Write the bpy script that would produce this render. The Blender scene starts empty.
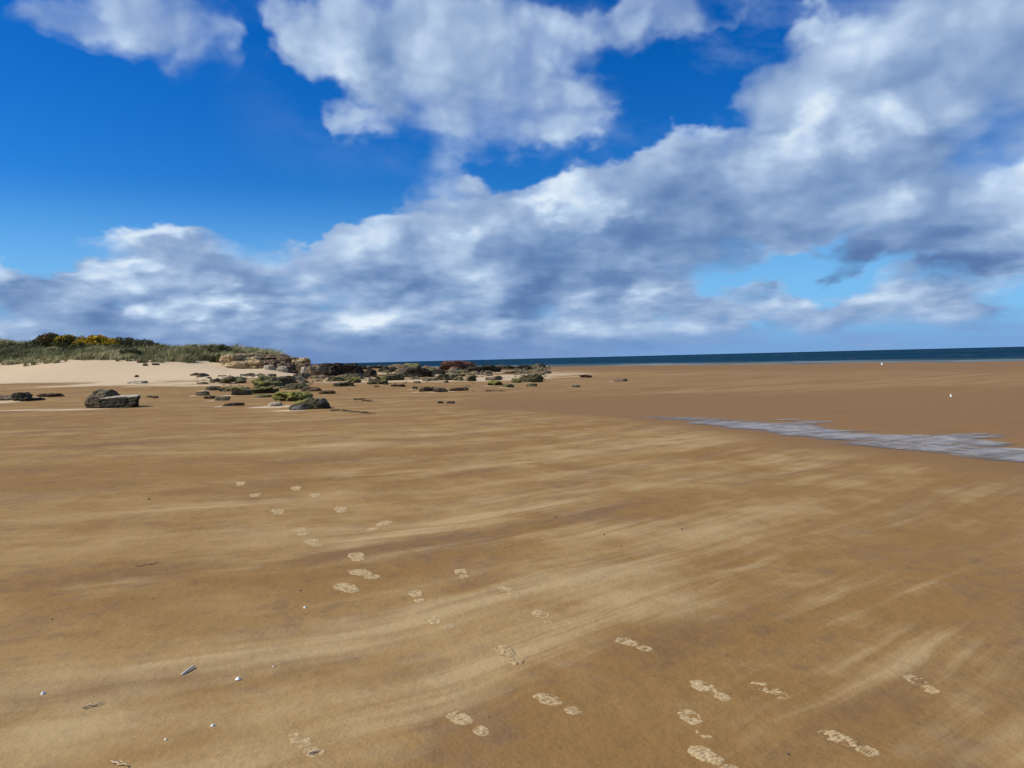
import bpy, bmesh, math, random
import numpy as np
from mathutils import Matrix, Vector

S = bpy.context.scene
COL = S.collection
RAD = math.radians

# ------------------------------------------------------------------ camera
F_PX = 770.0
EYE = 1.6
CAM_R = Matrix.Rotation(RAD(90 - 1.86), 3, 'X') @ Matrix.Rotation(RAD(-1.4), 3, 'Z')
cam_d = bpy.data.cameras.new('camera')
cam_d.sensor_width = 36.0
cam_d.lens = 36.0 * F_PX / 1024.0
cam_d.clip_start = 0.05
cam_d.clip_end = 90000.0
cam = bpy.data.objects.new('camera', cam_d)
COL.objects.link(cam)
cam.matrix_world = Matrix.Translation((0, 0, EYE)) @ CAM_R.to_4x4()
S.camera = cam

def ray(px, py):
    d = CAM_R @ Vector(((px - 512) / F_PX, -(py - 384) / F_PX, -1.0))
    return d.normalized()

def azel(px, py):
    d = ray(px, py)
    return math.atan2(d.x, d.y), math.asin(d.z)

# ------------------------------------------------------------------ view
S.view_settings.view_transform = 'Standard'
S.view_settings.look = 'None'
S.view_settings.gamma = 1.0
S.view_settings.exposure = 0.0
S.view_settings.use_curve_mapping = False
S.cycles.max_bounces = 5
S.cycles.diffuse_bounces = 2
S.cycles.glossy_bounces = 2
S.cycles.sample_clamp_indirect = 4.0

SUN_AZ, SUN_EL = RAD(-98), RAD(42)
sun_d = bpy.data.lights.new('sun', 'SUN')
sun_d.energy = 4.7
sun_d.angle = RAD(0.55)
sun_d.color = (1.0, 0.93, 0.80)
sun = bpy.data.objects.new('sun', sun_d)
COL.objects.link(sun)
to_sun = Vector((math.sin(SUN_AZ) * math.cos(SUN_EL), math.cos(SUN_AZ) * math.cos(SUN_EL), math.sin(SUN_EL)))
sun.rotation_euler = to_sun.to_track_quat('Z', 'Y').to_euler()
sun.location = to_sun * 60

# ------------------------------------------------------------------ node helpers
class G:
    """small wrapper that writes shader math as expressions"""
    def __init__(self, nt):
        self.nt = nt
    def node(self, t, **kw):
        n = self.nt.nodes.new(t)
        for k, v in kw.items():
            setattr(n, k, v)
        return n
    def put(self, sock, v):
        if isinstance(v, V):
            self.nt.links.new(v.s, sock)
        elif isinstance(v, bpy.types.NodeSocket):
            self.nt.links.new(v, sock)
        else:
            sock.default_value = v
    def m(self, op, *a, clamp=False):
        n = self.node('ShaderNodeMath', operation=op, use_clamp=clamp)
        for i, v in enumerate(a):
            self.put(n.inputs[i], v)
        return V(self, n.outputs[0])
    def vm(self, op, *a):
        n = self.node('ShaderNodeVectorMath', operation=op)
        for i, v in enumerate(a):
            if op == 'SCALE' and i == 1:
                self.put(n.inputs[3], v)
            else:
                self.put(n.inputs[i], v)
        return V(self, n.outputs[1] if op in ('LENGTH', 'DOT_PRODUCT', 'DISTANCE') else n.outputs[0])
    def xyz(self, x, y, z=0.0):
        n = self.node('ShaderNodeCombineXYZ')
        for i, v in enumerate((x, y, z)):
            self.put(n.inputs[i], v)
        return V(self, n.outputs[0])
    def sep(self, v):
        n = self.node('ShaderNodeSeparateXYZ')
        self.put(n.inputs[0], v)
        return [V(self, o) for o in n.outputs]
    def smooth(self, v, a, b, c=0.0, d=1.0):
        n = self.node('ShaderNodeMapRange', interpolation_type='SMOOTHSTEP')
        for i, q in enumerate((v, a, b, c, d)):
            self.put(n.inputs[i], q)
        return V(self, n.outputs[0])
    def lin(self, v, a, b, c=0.0, d=1.0):
        n = self.node('ShaderNodeMapRange', interpolation_type='LINEAR')
        for i, q in enumerate((v, a, b, c, d)):
            self.put(n.inputs[i], q)
        return V(self, n.outputs[0])
    def noise(self, vec, scale, detail=2.0, rough=0.5, dist=0.0, lac=2.0, dim='3D', w=None, color=False):
        n = self.node('ShaderNodeTexNoise', noise_dimensions=dim)
        self.put(n.inputs['Vector'], vec)
        self.put(n.inputs['Scale'], scale)
        n.inputs['Detail'].default_value = detail
        n.inputs['Roughness'].default_value = rough
        n.inputs['Lacunarity'].default_value = lac
        n.inputs['Distortion'].default_value = dist
        return V(self, n.outputs[1 if color else 0])
    def voro(self, vec, scale, smooth=0.6, detail=0.0, rough=0.5, feature='SMOOTH_F1', dim='3D'):
        n = self.node('ShaderNodeTexVoronoi', feature=feature, voronoi_dimensions=dim)
        self.put(n.inputs['Vector'], vec)
        self.put(n.inputs['Scale'], scale)
        if 'Smoothness' in n.inputs and feature == 'SMOOTH_F1':
            n.inputs['Smoothness'].default_value = smooth
        n.inputs['Detail'].default_value = detail
        n.inputs['Roughness'].default_value = rough
        return V(self, n.outputs['Distance'])
    def mixc(self, f, a, b, mode='MIX'):
        n = self.node('ShaderNodeMix', data_type='RGBA', blend_type=mode)
        self.put(n.inputs[0], f)
        for i, c in ((6, a), (7, b)):
            if isinstance(c, (tuple, list)) and len(c) == 3:
                c = (*c, 1.0)
            self.put(n.inputs[i], c)
        return V(self, n.outputs[2])
    def ramp(self, f, stops, interp='LINEAR'):
        n = self.node('ShaderNodeValToRGB')
        n.color_ramp.interpolation = interp
        e = n.color_ramp.elements
        while len(e) < len(stops):
            e.new(0.5)
        for q, (p, c) in zip(e, stops):
            q.position = p
            q.color = (*c, 1.0) if len(c) == 3 else c
        self.put(n.inputs[0], f)
        return V(self, n.outputs[0])
    def attr(self, name):
        n = self.node('ShaderNodeAttribute', attribute_name=name)
        return V(self, n.outputs['Fac'])
    def bump(self, h, strength, dist, normal=None):
        n = self.node('ShaderNodeBump')
        n.inputs['Strength'].default_value = strength
        n.inputs['Distance'].default_value = dist
        self.put(n.inputs['Height'], h)
        if normal is not None:
            self.put(n.inputs['Normal'], normal)
        return V(self, n.outputs[0])

class V:
    def __init__(self, g, s):
        self.g, self.s = g, s
    def __add__(self, o): return self.g.m('ADD', self, o)
    def __radd__(self, o): return self.g.m('ADD', o, self)
    def __sub__(self, o): return self.g.m('SUBTRACT', self, o)
    def __rsub__(self, o): return self.g.m('SUBTRACT', o, self)
    def __mul__(self, o): return self.g.m('MULTIPLY', self, o)
    def __rmul__(self, o): return self.g.m('MULTIPLY', o, self)
    def __truediv__(self, o): return self.g.m('DIVIDE', self, o)
    def clamp(self): return self.g.m('ADD', self, 0.0, clamp=True)
# ------------------------------------------------------------------ world: daylight sky with broken cloud
world = bpy.data.worlds.new('World')
S.world = world
world.use_nodes = True
world.cycles.sampling_method = 'MANUAL'
world.cycles.sample_map_resolution = 512
wt = world.node_tree
wt.nodes.clear()
g = G(wt)
SKY_K = 0.1
nish = g.node('ShaderNodeTexSky', sky_type='NISHITA')
nish.sun_disc = False
nish.sun_elevation = SUN_EL
nish.sun_rotation = SUN_AZ % (2 * math.pi)
nish.air_density = 1.0
nish.dust_density = 0.3
nish.ozone_density = 2.5
tc = g.node('ShaderNodeTexCoord')
dirv = V(g, tc.outputs['Generated'])
dx, dy, dz = g.sep(dirv)
az = g.m('ARCTAN2', dx, dy)
el = g.m('ARCSINE', dz)
# cloud coordinates: masses flatten towards the horizon
elp = g.m('MAXIMUM', el, -0.02)
lnel = g.m('LOGARITHM', elp + 0.26, math.e)
def cloud_q(da=0.0, dl=0.0):
    return g.xyz(az * 2.7 + da, lnel * 2.0 + dl, 0.0)
q0 = cloud_q()
wq = g.noise(q0, 3.0, 4.0, 0.55, color=True, dim='2D')
wv = g.vm('SUBTRACT', wq, (0.5, 0.5, 0.5))

# --- where the cloud masses lie: rows of curves over azimuth, one row per step of elevation
def blob_np(A, E, px, py, rx, ry, rot=0.0, soft=0.0):
    a0, e0 = azel(px, py)
    a1, _ = azel(px + rx, py); a2, _ = azel(px - rx, py)
    _, e1 = azel(px, py - ry); _, e2 = azel(px, py + ry)
    u, v = A - a0, E - e0
    c, s_ = math.cos(RAD(rot)), math.sin(RAD(rot))
    u, v = u * c + v * s_, -u * s_ + v * c
    L = np.sqrt((u / (abs(a1 - a2) / 2)) ** 2 + (v / (abs(e1 - e2) / 2)) ** 2)
    t = np.clip((1.0 - L) / (1.0 - soft), 0, 1)
    return t * t * (3 - 2 * t)

# (px, py, rx, ry, rot, weight): + cloud, - clear sky
COVER = [
    # thin cloud, upper left
    (120, 0, 150, 75, 0, .72), (205, 55, 70, 60, -30, .55), (40, 15, 70, 55, 0, .5), (240, 110, 34, 55, 0, .42), (300, 10, 90, 40, 0, .4),
    # big cloud top centre
    (420, 50, 190, 100, 0, .86), (362, 108, 62, 78, 0, .86), (450, 120, 115, 72, 0, .82), (565, 95, 95, 65, 0, .80),
    (325, 42, 75, 50, 0, .75), (500, 25, 150, 70, 0, .66), (430, 175, 80, 30, 0, .42), (540, 150, 80, 40, 0, .5),
    (660, 12, 140, 55, 0, .66),
    # top right
    (800, 28, 70, 42, 0, .85), (900, 40, 190, 120, 0, .80), (1000, 20, 150, 140, 0, .82), (770, 95, 80, 45, 0, .62),
    # main bank
    (900, 170, 330, 130, 8, .98), (700, 195, 240, 90, 10, .96), (560, 235, 190, 80, 12, .97), (430, 262, 180, 70, 14, .95),
    (330, 280, 200, 65, 6, .95), (700, 138, 85, 40, 10, .85), (480, 208, 110, 45, 20, .85), (560, 290, 240, 55, 0, .93),
    (1000, 230, 160, 80, 0, .95), (395, 222, 80, 34, 25, .75), (590, 195, 60, 40, 0, .8),
    (710, 175, 210, 85, 8, .9), (860, 105, 170, 85, 0, .85), (600, 285, 270, 62, 0, .95), (330, 255, 150, 42, 6, .8), (1000, 90, 120, 90, 0, .7),
    # low bank on the left
    (165, 240, 120, 30, 0, .85), (15, 285, 100, 56, 0, .95), (120, 275, 50, 26, 0, .75), (180, 285, 210, 50, 0, .92), (100, 335, 340, 72, 0, .99), (260, 335, 200, 60, 0, .97),
    (420, 335, 340, 62, 0, .98), (600, 335, 200, 52, 0, .93), (-120, 250, 130, 110, 0, .85),
    # the low streaks right of centre
    (862, 268, 44, 26, 10, .86), (965, 265, 110, 36, 0, .92), (768, 292, 44, 13, 0, .74), (920, 300, 140, 22, 0, .74), (800, 318, 200, 26, 0, .76), (950, 330, 220, 24, 0, .74), (700, 305, 60, 24, 0, .7),
    # beyond the frame
    (1300, 120, 260, 260, 0, .8), (300, -160, 420, 110, 0, .55), (900, -160, 400, 120, 0, .7),
]
CLEAR = [
    (90, 155, 230, 72, 0, .95), (255, 160, 70, 66, 0, .92), (290, 212, 130, 24, 0, .65), (525, 165, 75, 20, 10, .65), (690, 78, 75, 42, -10, .93),
    (600, 152, 80, 26, 15, .70), (640, 128, 34, 34, 0, .6), (250, 45, 34, 45, 0, .45), (62, 255, 36, 20, 0, .92),
    (790, 264, 72, 18, 0, .98), (735, 275, 40, 14, 0, .5), (905, 262, 34, 10, -5, .55), (725, 35, 40, 25, 0, .6),
    (975, 293, 60, 8, 0, .3), (650, 60, 40, 20, 0, .4),
]
LIGHT = [
    (440, 80, 120, 60, 0, .16), (900, 60, 140, 70, 0, .06), (500, 40, 90, 40, 0, .10),
    (315, 50, 50, 45, 0, .34), (335, 140, 40, 36, 0, .30), (400, 155, 35, 25, 0, .2), (585, 95, 35, 22, 0, .18), (600, 30, 60, 30, 0, .15),
    (795, 28, 50, 22, 0, .34), (570, 195, 45, 22, 0, .46), (590, 220, 30, 18, 0, .30), (520, 205, 60, 20, 15, .30), (460, 245, 34, 20, 0, .34), (380, 232, 45, 18, 20, .28),
    (820, 130, 60, 26, 15, .46), (900, 112, 34, 22, 0, .36), (690, 128, 45, 18, 10, .26), (960, 100, 60, 40, 0, .16), (885, 200, 30, 10, 0, .22), (1010, 185, 40, 14, 20, .25),
    (150, 236, 70, 14, 0, .38), (10, 262, 45, 16, 0, .36), (120, 270, 30, 10, 0, .42), (95, 292, 34, 9, 0, .6), (250, 252, 50, 10, 0, .26),
    (170, 305, 30, 10, 0, .4), (215, 305, 26, 10, 0, .34), (285, 328, 20, 9, 0, .36), (360, 318, 36, 10, 0, .22), (650, 303, 44, 10, 0, .34),
    (540, 318, 60, 8, 0, .16), (480, 330, 40, 6, 0, .16), (300, 285, 30, 12, 0, .18), (210, 262, 40, 10, 0, .12),
]
DARK = [
    (500, 120, 60, 30, 0, .06), (440, 188, 100, 20, 0, .10), (690, 235, 150, 42, 0, .26), (900, 255, 120, 38, 0, .28), (990, 265, 80, 40, 0, .26), (560, 275, 100, 26, 0, .28),
    (400, 288, 55, 18, 0, .30), (620, 290, 90, 20, 0, .24), (265, 285, 60, 16, 0, .16), (860, 268, 42, 20, 0, .30), (770, 292, 40, 10, 0, .32), (30, 295, 80, 20, 0, .20), (880, 215, 160, 40, 0, .12),
    (180, 255, 60, 12, 0, .16), (740, 185, 110, 22, 0, .12), (1000, 130, 40, 60, 0, .12), (500, 250, 50, 16, 0, .12), (920, 312, 60, 6, 0, .2), (980, 305, 30, 6, 0, .2),
    (470, 300, 70, 10, 0, .16), (100, 335, 200, 18, 0, .16), (400, 345, 300, 16, 0, .14), (620, 250, 60, 18, 0, .12),
]
AZ_HALF = 1.05
ER = np.concatenate([np.linspace(RAD(-0.5), RAD(30), 27), [RAD(36), RAD(45), RAD(60)]])
AX = np.linspace(-AZ_HALF, AZ_HALF, 111)
AA, EE = np.meshgrid(AX, ER)
inv = np.ones_like(AA)
for (px, py, rx, ry, ro, w) in COVER:
    inv *= 1.0 - blob_np(AA, EE, px, py, rx * 1.06, ry * 1.1, ro, .1) * w
cov_np = 1.0 - inv
for (px, py, rx, ry, ro, w) in CLEAR:
    cov_np *= 1.0 - blob_np(AA, EE, px, py, rx, ry, ro, .2) * w
out_f = np.clip((np.abs(AA) - RAD(38)) / RAD(14), 0, 1)
cov_np = cov_np * (1 - out_f) + 0.55 * out_f
up_f = np.clip((EE - RAD(29)) / RAD(12), 0, 1)
cov_np = cov_np * (1 - up_f) + 0.5 * up_f
tone_np = np.zeros_like(AA)
for (px, py, rx, ry, ro, w) in LIGHT:
    tone_np += blob_np(AA, EE, px, py, rx * 1.25, ry * 1.3, ro) * w
for (px, py, rx, ry, ro, w) in DARK:
    tone_np -= blob_np(AA, EE, px, py, rx * 1.25, ry * 1.3, ro) * w

warp = g.vm('MULTIPLY', wv, (0.16, 0.11, 0.0))
wa, we, _ = g.sep(g.vm('ADD', g.xyz(az, el, 0.0), warp))
ua = g.lin(wa, -AZ_HALF, AZ_HALF)
uav = g.xyz(ua, ua, ua)
field = None
for k in range(len(ER)):
    n = g.node('ShaderNodeRGBCurve')
    cm = n.mapping
    cm.use_clip = True
    for ci, vals in ((0, cov_np[k]), (1, np.clip(0.5 + tone_np[k] * 0.5, 0, 1))):
        cu = cm.curves[ci]
        pts = cu.points
        while len(pts) < len(AX):
            pts.new(0.5, 0.5)
        xs = (AX + AZ_HALF) / (2 * AZ_HALF)
        for p_, xx, yy in zip(pts, xs, vals):
            p_.location = (float(xx), float(yy))
            p_.handle_type = 'AUTO_CLAMPED'
    cm.update()
    g.put(n.inputs['Color'], uav)
    row = V(g, n.outputs[0])
    field = row if field is None else g.mixc(g.smooth(we, float(ER[k - 1]), float(ER[k])), field, row)
fr, fg_, _ = g.sep(field)
cover = fr
tone = (fg_ - 0.5) * 2.1

# --- texture of the clouds
def puff(q, detail=7.0):
    qq = g.vm('ADD', q, g.vm('SCALE', wv, 0.10))
    n1 = g.noise(qq, 1.75, detail, 0.53, dim='2D')
    n2 = g.voro(qq, 2.7, 0.6, 3.0, 0.5, dim='2D')
    return n1 * 0.58 + (1.0 - n2) * 0.42
f0 = puff(q0)
f1 = puff(cloud_q(-0.11, 0.14), 5.0)
f2 = puff(cloud_q(-0.025, 0.035), 7.0)
# layered small heaps low over the horizon
lowm = g.smooth(el, RAD(9.5), RAD(4.5))
def heaps(da=0.0, de=0.0):
    return g.noise(g.xyz(az * 8.0 + da, el * 26.0 + de, 7.0), 1.0, 5.0, 0.55, dim='2D')
hp0 = heaps(); hp1 = heaps(-0.22, 0.30)
dens = (hp0 - 0.5) * lowm * 0.9 + cover * 1.24 + (f0 - 0.56) * 1.30 - 0.36
alpha = g.smooth(dens, -0.18, 0.50)
relief = (f0 - f1) * 0.85 + (f0 - f2) * 0.50 + (hp0 - hp1) * lowm * 0.95

# thin veils high up, over the blue
vq = g.noise(g.xyz(az * 2.2 + 3.1, el * 4.6 + az * 0.8, 0.0), 1.6, 6.0, 0.62, dim='2D')
veil = g.smooth(vq, 0.44, 0.78) * g.smooth(el, RAD(11), RAD(19)) * g.smooth(az, RAD(-22), RAD(-2)) * 0.5
thick = g.smooth(dens, 0.05, 0.62)
lit = 0.585 + (relief + tone) * 0.92 - thick * 0.08
ccol = g.ramp(lit, [
    (0.00, (.100, .185, .390)), (0.20, (.140, .240, .460)), (0.42, (.235, .355, .580)), (0.60, (.350, .470, .685)),
    (0.80, (.520, .660, .850)), (1.00, (.78, .87, .955))])
# clear sky: the Nishita blue, deepened
hs = g.node('ShaderNodeHueSaturation')
hs.inputs['Saturation'].default_value = 1.5
g.put(hs.inputs['Color'], nish.outputs[0])
blue = g.mixc(1.0, V(g, hs.outputs[0]), (0.36, 0.78, 1.18, 1), 'MULTIPLY')
low = g.vm('SCALE', g.xyz(.215, .515, .890), 1.0 / SKY_K)
blue = g.mixc(g.smooth(el, RAD(13), RAD(3)) * 0.85, blue, low)
ccol = g.vm('SCALE', ccol, 1.0 / SKY_K)
vcol = g.vm('SCALE', g.xyz(.36, .48, .72), 1.0 / SKY_K)
blue = g.mixc(veil, blue, vcol)
mixd = g.mixc(alpha * 0.97, blue, ccol)
# distant rain haze along the horizon
hz_l = g.mixc(g.smooth(az, RAD(-8), RAD(20)), (.150, .262, .510), (.185, .350, .655))
hz_l = g.vm('SCALE', hz_l, 1.0 / SKY_K)
hzf = g.smooth(el, RAD(2.9), RAD(0.3)) * 0.84
out = g.mixc(hzf, mixd, hz_l)
bg = g.node('ShaderNodeBackground')
g.put(bg.inputs['Color'], out)
bg.inputs['Strength'].default_value = SKY_K
wo = g.node('ShaderNodeOutputWorld')
wt.links.new(bg.outputs[0], wo.inputs[0])
# ------------------------------------------------------------------ noise in numpy
def _hash(*c):
    h = np.zeros_like(c[0], dtype=np.uint64)
    for k, v in zip((374761393, 668265263, 2147483647), c):
        h ^= (v.astype(np.int64).astype(np.uint64) * np.uint64(k)) & np.uint64(0xFFFFFFFF)
        h = ((h ^ (h >> np.uint64(13))) * np.uint64(1274126177)) & np.uint64(0xFFFFFFFF)
        h ^= h >> np.uint64(16)
    return (h & np.uint64(0xFFFFFF)).astype(np.float64) / float(0xFFFFFF)

def vnoise(*p):
    """value noise in 2 or 3 dimensions, about -1..1"""
    p = [np.asarray(q, dtype=np.float64) for q in p]
    i = [np.floor(q) for q in p]
    f = [(q - k) for q, k in zip(p, i)]
    f = [q * q * q * (q * (q * 6 - 15) + 10) for q in f]
    n = len(p)
    out = 0
    for c in range(2 ** n):
        w = 1.0
        idx = []
        for d in range(n):
            b = (c >> d) & 1
            w = w * (f[d] if b else 1 - f[d])
            idx.append(i[d] + b)
        out = out + w * _hash(*idx)
    return out * 2 - 1

def fbm(*p, oct=4, gain=0.5, lac=2.03):
    a, s = 1.0, 0.0
    p = [np.asarray(q, dtype=np.float64) for q in p]
    for k in range(oct):
        s = s + a * vnoise(*[q * lac ** k + 17.3 * k for q in p])
        a *= gain
    return s

def sstep(a, b, x):
    t = np.clip((np.asarray(x, dtype=np.float64) - a) / (b - a), 0, 1)
    return t * t * (3 - 2 * t)

# ------------------------------------------------------------------ the lie of the land
SEA_Z = -0.62
BANK_Y = np.array([0, 5.0, 9.0, 11.1, 12.8, 14.4, 16.9, 18.8, 21.4, 26.0])
BANK_X = np.array([14, 10.4, 7.9, 6.65, 5.85, 5.35, 4.75, 4.2, 2.7, -1.0])

def pool_inside(x, y):
    """metres from the near bank of the beach pool, positive on the water side"""
    return (x - np.interp(y, BANK_Y, BANK_X)) * 0.72 + 0.10 * vnoise(x * 0.9, y * 0.9) + 0.05 * vnoise(x * 2.7, y * 2.7)

DUNE_X = np.array([-140, -90, -66, -56, -43, -36.6, -29, -24.0, -18])
DUNE_FOOT = np.array([2.6, 2.7, 2.75, 2.95, 2.2, 1.3, 1.0, 0.5, 0.3])
CREST_X = np.array([-160, -100, -78, -67, -60, -52, -45, -38, -33, -30, -26])
CREST_Z = np.array([5.4, 5.6, 5.4, 5.1, 4.5, 4.0, 3.9, 3.0, 2.2, 1.3, 0.4])

def zg(x, y):
    x = np.asarray(x, dtype=np.float64); y = np.asarray(y, dtype=np.float64)
    d = 0.79 * x + 0.61 * y - 141.0
    z = SEA_Z * sstep(-118, 4, d)
    z = np.where(d > 0, np.maximum(SEA_Z - d * 0.03, -7.0), z)
    land = sstep(5, -20, d)
    near = np.hypot(x, y)
    # rise towards the dunes
    z = z + land * 0.42 * sstep(4, -52, x) * sstep(18, 86, y)
    pin = pool_inside(x, y)
    calm = 1 - sstep(-3.5, -1.0, pin) * sstep(34, 27, y) * sstep(9.5, 5.5, pin)
    z = z + calm * land * sstep(8, 30, near) * 0.07 * fbm(x / 9.0, y / 6.0, oct=3)
    z = z + land * 0.010 * fbm(x / 1.6, y / 1.1 + x / 3.0, oct=3) * sstep(90, 30, near)
    # dunes
    t = y - 86 - 3.0 * vnoise(x / 11.0, 2.5)
    xr = -25.0 - np.maximum(y - 100, 0) * 0.30
    side = sstep(0, 7, xr - x)
    foot = np.interp(x * 100.0 / np.clip(y, 80, 130), DUNE_X, DUNE_FOOT) - 0.4
    crest = np.interp(x * 117.0 / np.clip(y, 80, 130), CREST_X, CREST_Z) - 0.4
    dune = sstep(0, 15, t) * foot + sstep(12, 31, t) * (crest - foot)
    dune = dune + sstep(10, 22, t) * (0.35 * fbm(x / 7.0, y / 7.0, oct=3))
    dune = dune * (1 - 0.75 * sstep(150, 215, y))
    z = z + dune * side * sstep(260, 190, y)
    # the hollow that holds the pool
    far_edge = 1 - sstep(0.5, 3.4, pin + 0.7 * vnoise(x / 1.9, y / 1.3))
    inb = sstep(2.0, 7.0, y) * sstep(24.5, 18.5, y)
    dip = sstep(-0.9, 0.5, pin)
    z = z - 0.050 * dip * far_edge * inb
    z = z + 0.021 * sstep(.6, 2.2, pin) * sstep(8, 4, pin) * inb * (vnoise(x / .9 + y / 2.2, y / .34) + .6 * vnoise(x / .4, y / .25))
    return z

def zg1(x, y):
    return float(zg(np.array([x]), np.array([y]))[0])

def spot(px, py, dmin=2.0, dmax=400.0):
    """first point of the land seen at this place of the photograph"""
    d = ray(px, py)
    s = np.concatenate([np.arange(dmin, 30, 0.02), np.arange(30, dmax, 0.1)])
    hz = math.hypot(d.x, d.y)
    x, y, z = d.x / hz * s, d.y / hz * s, EYE + d.z / hz * s
    hit = np.nonzero(z <= zg(x, y))[0]
    k = hit[0] if len(hit) else len(s) - 1
    return float(x[k]), float(y[k])

def axis_steps(lo, hi, s0, grow, dense_lo, dense_hi):
    mid = list(np.arange(dense_lo, dense_hi + 1e-6, s0))
    up, v, s = [], dense_hi, s0
    while v < hi:
        s *= 1 + grow
        v += s
        up.append(v)
    dn, v, s = [], dense_lo, s0
    while v > lo:
        s *= 1 + grow
        v -= s
        dn.append(v)
    return np.array(dn[::-1] + mid + up)

def grid_mesh(name, X, Y, Z):
    ny, nx = X.shape
    me = bpy.data.meshes.new(name)
    co = np.stack([X, Y, Z], -1).reshape(-1, 3).astype(np.float32)
    ii = np.arange(ny * nx).reshape(ny, nx)
    f = np.stack([ii[:-1, :-1], ii[:-1, 1:], ii[1:, 1:], ii[1:, :-1]], -1).reshape(-1, 4)
    me.vertices.add(len(co)); me.vertices.foreach_set('co', co.ravel())
    me.loops.add(f.size); me.loops.foreach_set('vertex_index', f.ravel().astype(np.int32))
    me.polygons.add(len(f))
    me.polygons.foreach_set('loop_start', np.arange(0, f.size, 4, dtype=np.int32))
    me.polygons.foreach_set('use_smooth', np.ones(len(f), dtype=bool))
    me.update()
    me.validate()
    return me

def raw_mesh(name, co, faces, smooth=False):
    me = bpy.data.meshes.new(name)
    co = np.asarray(co, dtype=np.float32); f = np.asarray(faces, dtype=np.int32)
    k = f.shape[1]
    me.vertices.add(len(co)); me.vertices.foreach_set('co', co.ravel())
    me.loops.add(f.size); me.loops.foreach_set('vertex_index', f.ravel())
    me.polygons.add(len(f))
    me.polygons.foreach_set('loop_start', np.arange(0, f.size, k, dtype=np.int32))
    me.polygons.foreach_set('use_smooth', np.full(len(f), smooth, dtype=bool))
    me.update()
    me.validate()
    return me

def fattr(me, name, vals):
    a = me.attributes.new(name, 'FLOAT', 'POINT')
    a.data.foreach_set('value', np.asarray(vals, dtype=np.float32))

def new_mat(name):
    m = bpy.data.materials.new(name)
    m.use_nodes = True
    nt = m.node_tree
    nt.nodes.clear()
    g_ = G(nt)
    b = g_.node('ShaderNodeBsdfPrincipled')
    o = g_.node('ShaderNodeOutputMaterial')
    nt.links.new(b.outputs[0], o.inputs[0])
    return m, g_, b.inputs

def link(name, me, mat=None, parent=None, **props):
    o = bpy.data.objects.new(name, me)
    COL.objects.link(o)
    if mat:
        me.materials.append(mat)
    if parent:
        o.parent = parent
    for k, v in props.items():
        o[k] = v
    return o

# ------------------------------------------------------------------ sand
sand_mat, g, P = new_mat('beach_sand')
geo = g.node('ShaderNodeNewGeometry')
pos = V(g, geo.outputs['Position'])
WIND = RAD(31)
flow = g.attr('flow')
fx, fy, _ = g.sep(pos)
wob = g.noise(pos, 0.30, 3.0, 0.5, dim='2D')
wob2 = g.noise(pos, 1.5, 2.0, 0.5, dim='2D')
fl = flow + (wob - 0.5) * 0.55 + (wob2 - 0.5) * 0.10
def wind_frame(su, sv):
    return g.xyz(fx / su, fl / sv, 0.0)
st_a = g.noise(wind_frame(4.6, 0.80), 1.0, 4.0, 0.55, dim='2D')       # broad drifts
st_b = g.noise(wind_frame(2.6, 0.24), 1.0, 4.0, 0.6, dim='2D')         # streamers
st_d = g.noise(wind_frame(2.8, 0.15), 1.0, 4.0, 0.65, dim='2D')         # fine threads
st_c = g.noise(wind_frame(10.0, 1.9), 1.0, 3.0, 0.5, dim='2D')
mott = g.noise(pos, 1.1, 5.0, 0.62, dim='2D')
mott2 = g.noise(pos, 6.0, 4.0, 0.6, dim='2D')
mott3 = g.noise(pos, 2.6, 5.0, 0.68, dim='2D')
grain = g.noise(pos, 240.0, 2.0, 0.6, dim='2D')
dry = g.attr('dry'); wet = g.attr('wet')
ridge = g.attr('ridge')
drift = (st_a - 0.5) * 1.25 + (st_b - 0.5) * 0.8 + (st_c - 0.5) * 1.6 + (mott - 0.5) * 0.9 + (mott2 - 0.5) * 0.4 + (st_d - 0.5) * 0.62 + (mott3 - 0.5) * 0.55 + ridge * (0.70 + (st_b - 0.5) * 2.0 + (st_d - 0.5) * 0.7)
hue = g.noise(pos, 0.75, 4.0, 0.6, dim='2D')
drift_f = g.smooth(drift + g.lin(fx, -6.0, 5.0) * 0.55 - 0.36, -0.25, 1.0) * (1.0 - wet * 0.72)
base = g.mixc(g.smooth(mott + (st_c - 0.5) * 0.8, 0.30, 0.70), (.258, .146, .049), (.318, .196, .073))
base = g.mixc(g.smooth(hue + (mott2 - 0.5) * 0.4, 0.50, 0.76) * 0.55, base, (.228, .140, .074))
base = g.mixc(g.smooth(mott2 + (grain - 0.5) * 0.3, 0.52, 0.75) * 0.30 * (1.0 - wet), base, (.150, .090, .042))
damp = g.noise(g.xyz(fx / 3.4, fl / 1.1, 4.0), 1.0, 4.0, 0.6)
base = g.mixc(g.smooth(damp + (mott2 - 0.5) * 0.2, 0.52, 0.70) * 0.55, base, (.170, .100, .054))
base = g.mixc(drift_f * 0.80, base, (.470, .335, .165))
base = g.mixc(g.smooth(wet + (mott - 0.5) * 0.35, 0.15, 0.95), base, (.238, .130, .044))
dryn = g.smooth(dry + (wob - 0.5) * 0.6 + (st_c - 0.5) * 0.5 + (mott - 0.5) * 0.35, 0.22, 0.72)
base = g.mixc(dryn, base, g.mixc(mott2, (.52, .385, .235), (.63, .490, .315)))
base = g.mixc(g.smooth(grain, 0.2, 0.8), g.mixc(1.0, base, (.86, .86, .86), 'MULTIPLY'), g.mixc(1.0, base, (1.12, 1.12, 1.12), 'MULTIPLY'))
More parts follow.
